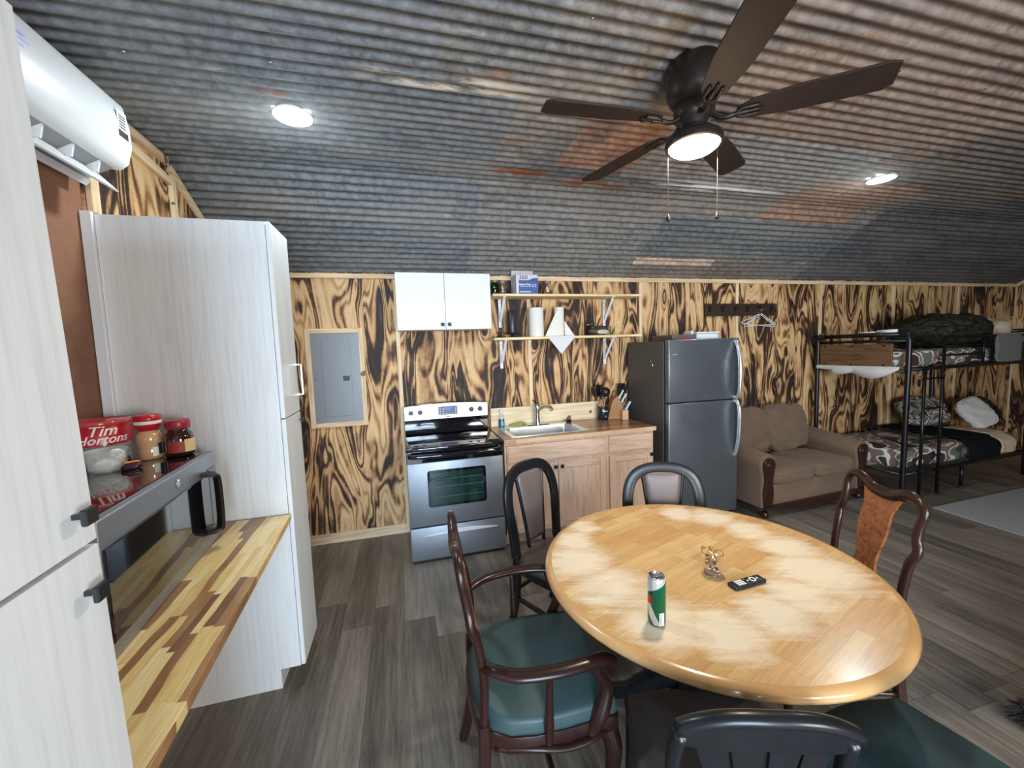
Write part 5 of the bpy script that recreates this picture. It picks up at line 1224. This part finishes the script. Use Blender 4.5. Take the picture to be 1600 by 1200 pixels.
bm=B(); cushion(bm,1.29,1.74,-.066,-.040,1.34,1.635,.0,.10,8,wr=.012,seed=2); bedthing('draped_towel','grey cloth draped over the upper guard rail at the right edge','towel',bm,M['greycloth'])
bm=B(); cushion(bm,.03,L2-.03,.026,W2-.03,.292,.50,.0,.12,16,wr=.015,seed=11)
bedthing('lower_mattress','lower bunk mattress in large camouflage bedding behind the ladder','mattress',bm,M['camo'])
bm=B(); drape(bm,.99,1.48,.30,.512,14); bedthing('black_blanket','black blanket laid across the lower bunk','blanket',bm,M['blanket'])
bm=B(); drape(bm,1.53,1.80,.33,.512,15,.45); bedthing('cream_blanket','cream blanket end beside the black blanket on the lower bunk','blanket',bm,M['cloth'])
bm=B(); cushion(bm,-.36,.36,-.09,.09,-.19,.19,.0,.30,12,M=TR(1.52,.64,.705)@RZ(-.05)@RX(-.65),wr=.02,seed=20); bedthing('pillow','small print camouflage pillow against the wall on the lower bunk','pillow',bm,M['camo2'],'camouflage pillows')
bm=B(); cushion(bm,-.19,.19,-.06,.06,-.19,.19,.0,.30,12,M=TR(1.90,.33,.70)@RZ(-.25)@RX(-.6)@RY(-.35),wr=.02,seed=22); bedthing('pillow','off white pillow leaning right of the camouflage pillow on the lower bunk','pillow',bm,M['whitecloth'])
bm=B(); cushion(bm,-.26,.26,-.08,.08,-.18,.18,.0,.42,12,M=TR(2.36,.48,.68)@RX(-.6),wr=.02,seed=25); bedthing('pillow','dark camouflage pillow at the right frame edge on the lower bunk','pillow',bm,M['camodark'],'camouflage pillows')

# ================================================================= RUG
bm=B(); prism(bm,[(4.80,2.55),(7.3,2.60),(7.3,.6),(4.62,.55)],.0005,.012,'z',.003); rg_=obj('area_rug',bm,M['rug'],None,None,(6,1.6,0)); tag(rg_,'flat light grey rug on the plank floor at the right edge','rug')

# ================================================================= DOG (only the tip of its tail reaches the frame)
dog=thing('dog','dark shaggy dog lying on the planks at the lower right edge, tail in frame','dog',(2.95,.86,0),0)
def skinned(name,verts,edges,rads,mat,parent,sub=2):
    me=bpy.data.meshes.new(name); me.from_pydata(verts,edges,[]); o=bpy.data.objects.new(name,me); COL.objects.link(o)
    m=o.modifiers.new('s','SKIN'); 
    for v,r in zip(me.skin_vertices[0].data,rads): v.radius=(r,r) if not hasattr(r,'__len__') else r
    me.skin_vertices[0].data[0].use_root=True
    m2=o.modifiers.new('u','SUBSURF'); m2.levels=sub; m2.render_levels=sub
    bpy.context.view_layer.update()
    me2=bpy.data.meshes.new_from_object(o.evaluated_get(bpy.context.evaluated_depsgraph_get()))
    bpy.data.objects.remove(o); me2.materials.clear(); me2.materials.append(mat)
    me2.polygons.foreach_set('use_smooth',[True]*len(me2.polygons))
    r=bpy.data.objects.new(name,me2); COL.objects.link(r); r.parent=parent; ORG[r.name]=Vector((0,0,0)); return r
V=[(0,0,.15),(.25,.02,.16),(.45,.05,.17),(.62,.06,.25),(.72,.05,.34),(.84,.02,.32),(.93,0,.28),(-.12,-.01,.13),(-.26,.02,.06),(-.40,.05,.045),(-.50,.08,.045),
   (.05,-.16,.12),(.16,-.24,.06),(.02,-.28,.035),(.10,-.30,.03),(.42,-.13,.10),(.50,-.20,.05),(.64,-.22,.035),(.74,-.23,.035),(.42,.17,.10),(.54,.22,.04),(.70,.22,.035),(.05,.16,.10),(.18,.22,.05),(.02,.25,.035)]
E_=[(0,1),(1,2),(2,3),(3,4),(4,5),(5,6),(0,7),(7,8),(8,9),(9,10),(0,11),(11,12),(12,13),(13,14),(2,15),(15,16),(16,17),(17,18),(2,19),(19,20),(20,21),(0,22),(22,23),(23,24)]
Rr=[.14,.13,.135,.09,.085,.055,.035,.11,.05,.038,.025,.08,.045,.032,.03,.06,.04,.03,.03,.06,.04,.03,.075,.045,.03]
fur=plain('dark_brown_fur',(.028,.020,.017),.85,var=.5)
body=skinned('body',V,E_,Rr,fur,dog)
bm=B()
for s_ in (-1,1):
    tube(bm,smooth_pts([(.70,.05+s_*.06,.40),(.72,.05+s_*.10,.38),(.74,.05+s_*.11,.30)],4),lerp_list([.03,.03,.015],4),10,sx=.5)
obj('ears',bm,fur,dog,True)
bm=B(); bmesh.ops.create_uvsphere(bm,u_segments=12,v_segments=8,radius=.018,matrix=TR(.965,0,.285)); obj('nose',bm,M['rubber'],dog,True)
for s_ in (-1,1):
    bm=B(); bmesh.ops.create_uvsphere(bm,u_segments=12,v_segments=8,radius=.012,matrix=TR(.805,.02+s_*.045,.355)); obj('eye',bm,M['gblack'],dog,True)
# shaggy hair strands over the tail and rump
bm=B(); rs=random.Random(8)
tailp=smooth_pts([(-.12,-.01,.13),(-.26,.02,.07),(-.40,.05,.05),(-.53,.09,.045)],6)
for k in range(2600):
    i=rs.uniform(0,len(tailp)-1.01); a=tailp[int(i)].lerp(tailp[int(i)+1],i%1); u=i/(len(tailp)-1)
    r=.075*(1-u)+.030; th=rs.uniform(0,2*PI); 
    n_=Vector((rs.uniform(-.9,-.1),math.cos(th),math.sin(th))).normalized(); b0=a+Vector((0,math.cos(th),math.sin(th)))*r*.8; b0.z=max(b0.z,.004)
    L_=rs.uniform(.03,.06); e=b0+n_*L_+Vector((-.015,0,-.012)); e.z=max(e.z,.003); mdd=(b0+e)/2+Vector((0,0,.004))
    sd=n_.cross(Vector((rs.uniform(-1,1),rs.uniform(-1,1),1))).normalized()*.0011
    v=[bm.verts.new(p) for p in (b0-sd,b0+sd,mdd+sd*.8,e,mdd-sd*.8)]; bm.faces.new(v)
fo=obj('shaggy_tail_hair',bm,fur,dog); fo['kind']='stuff'
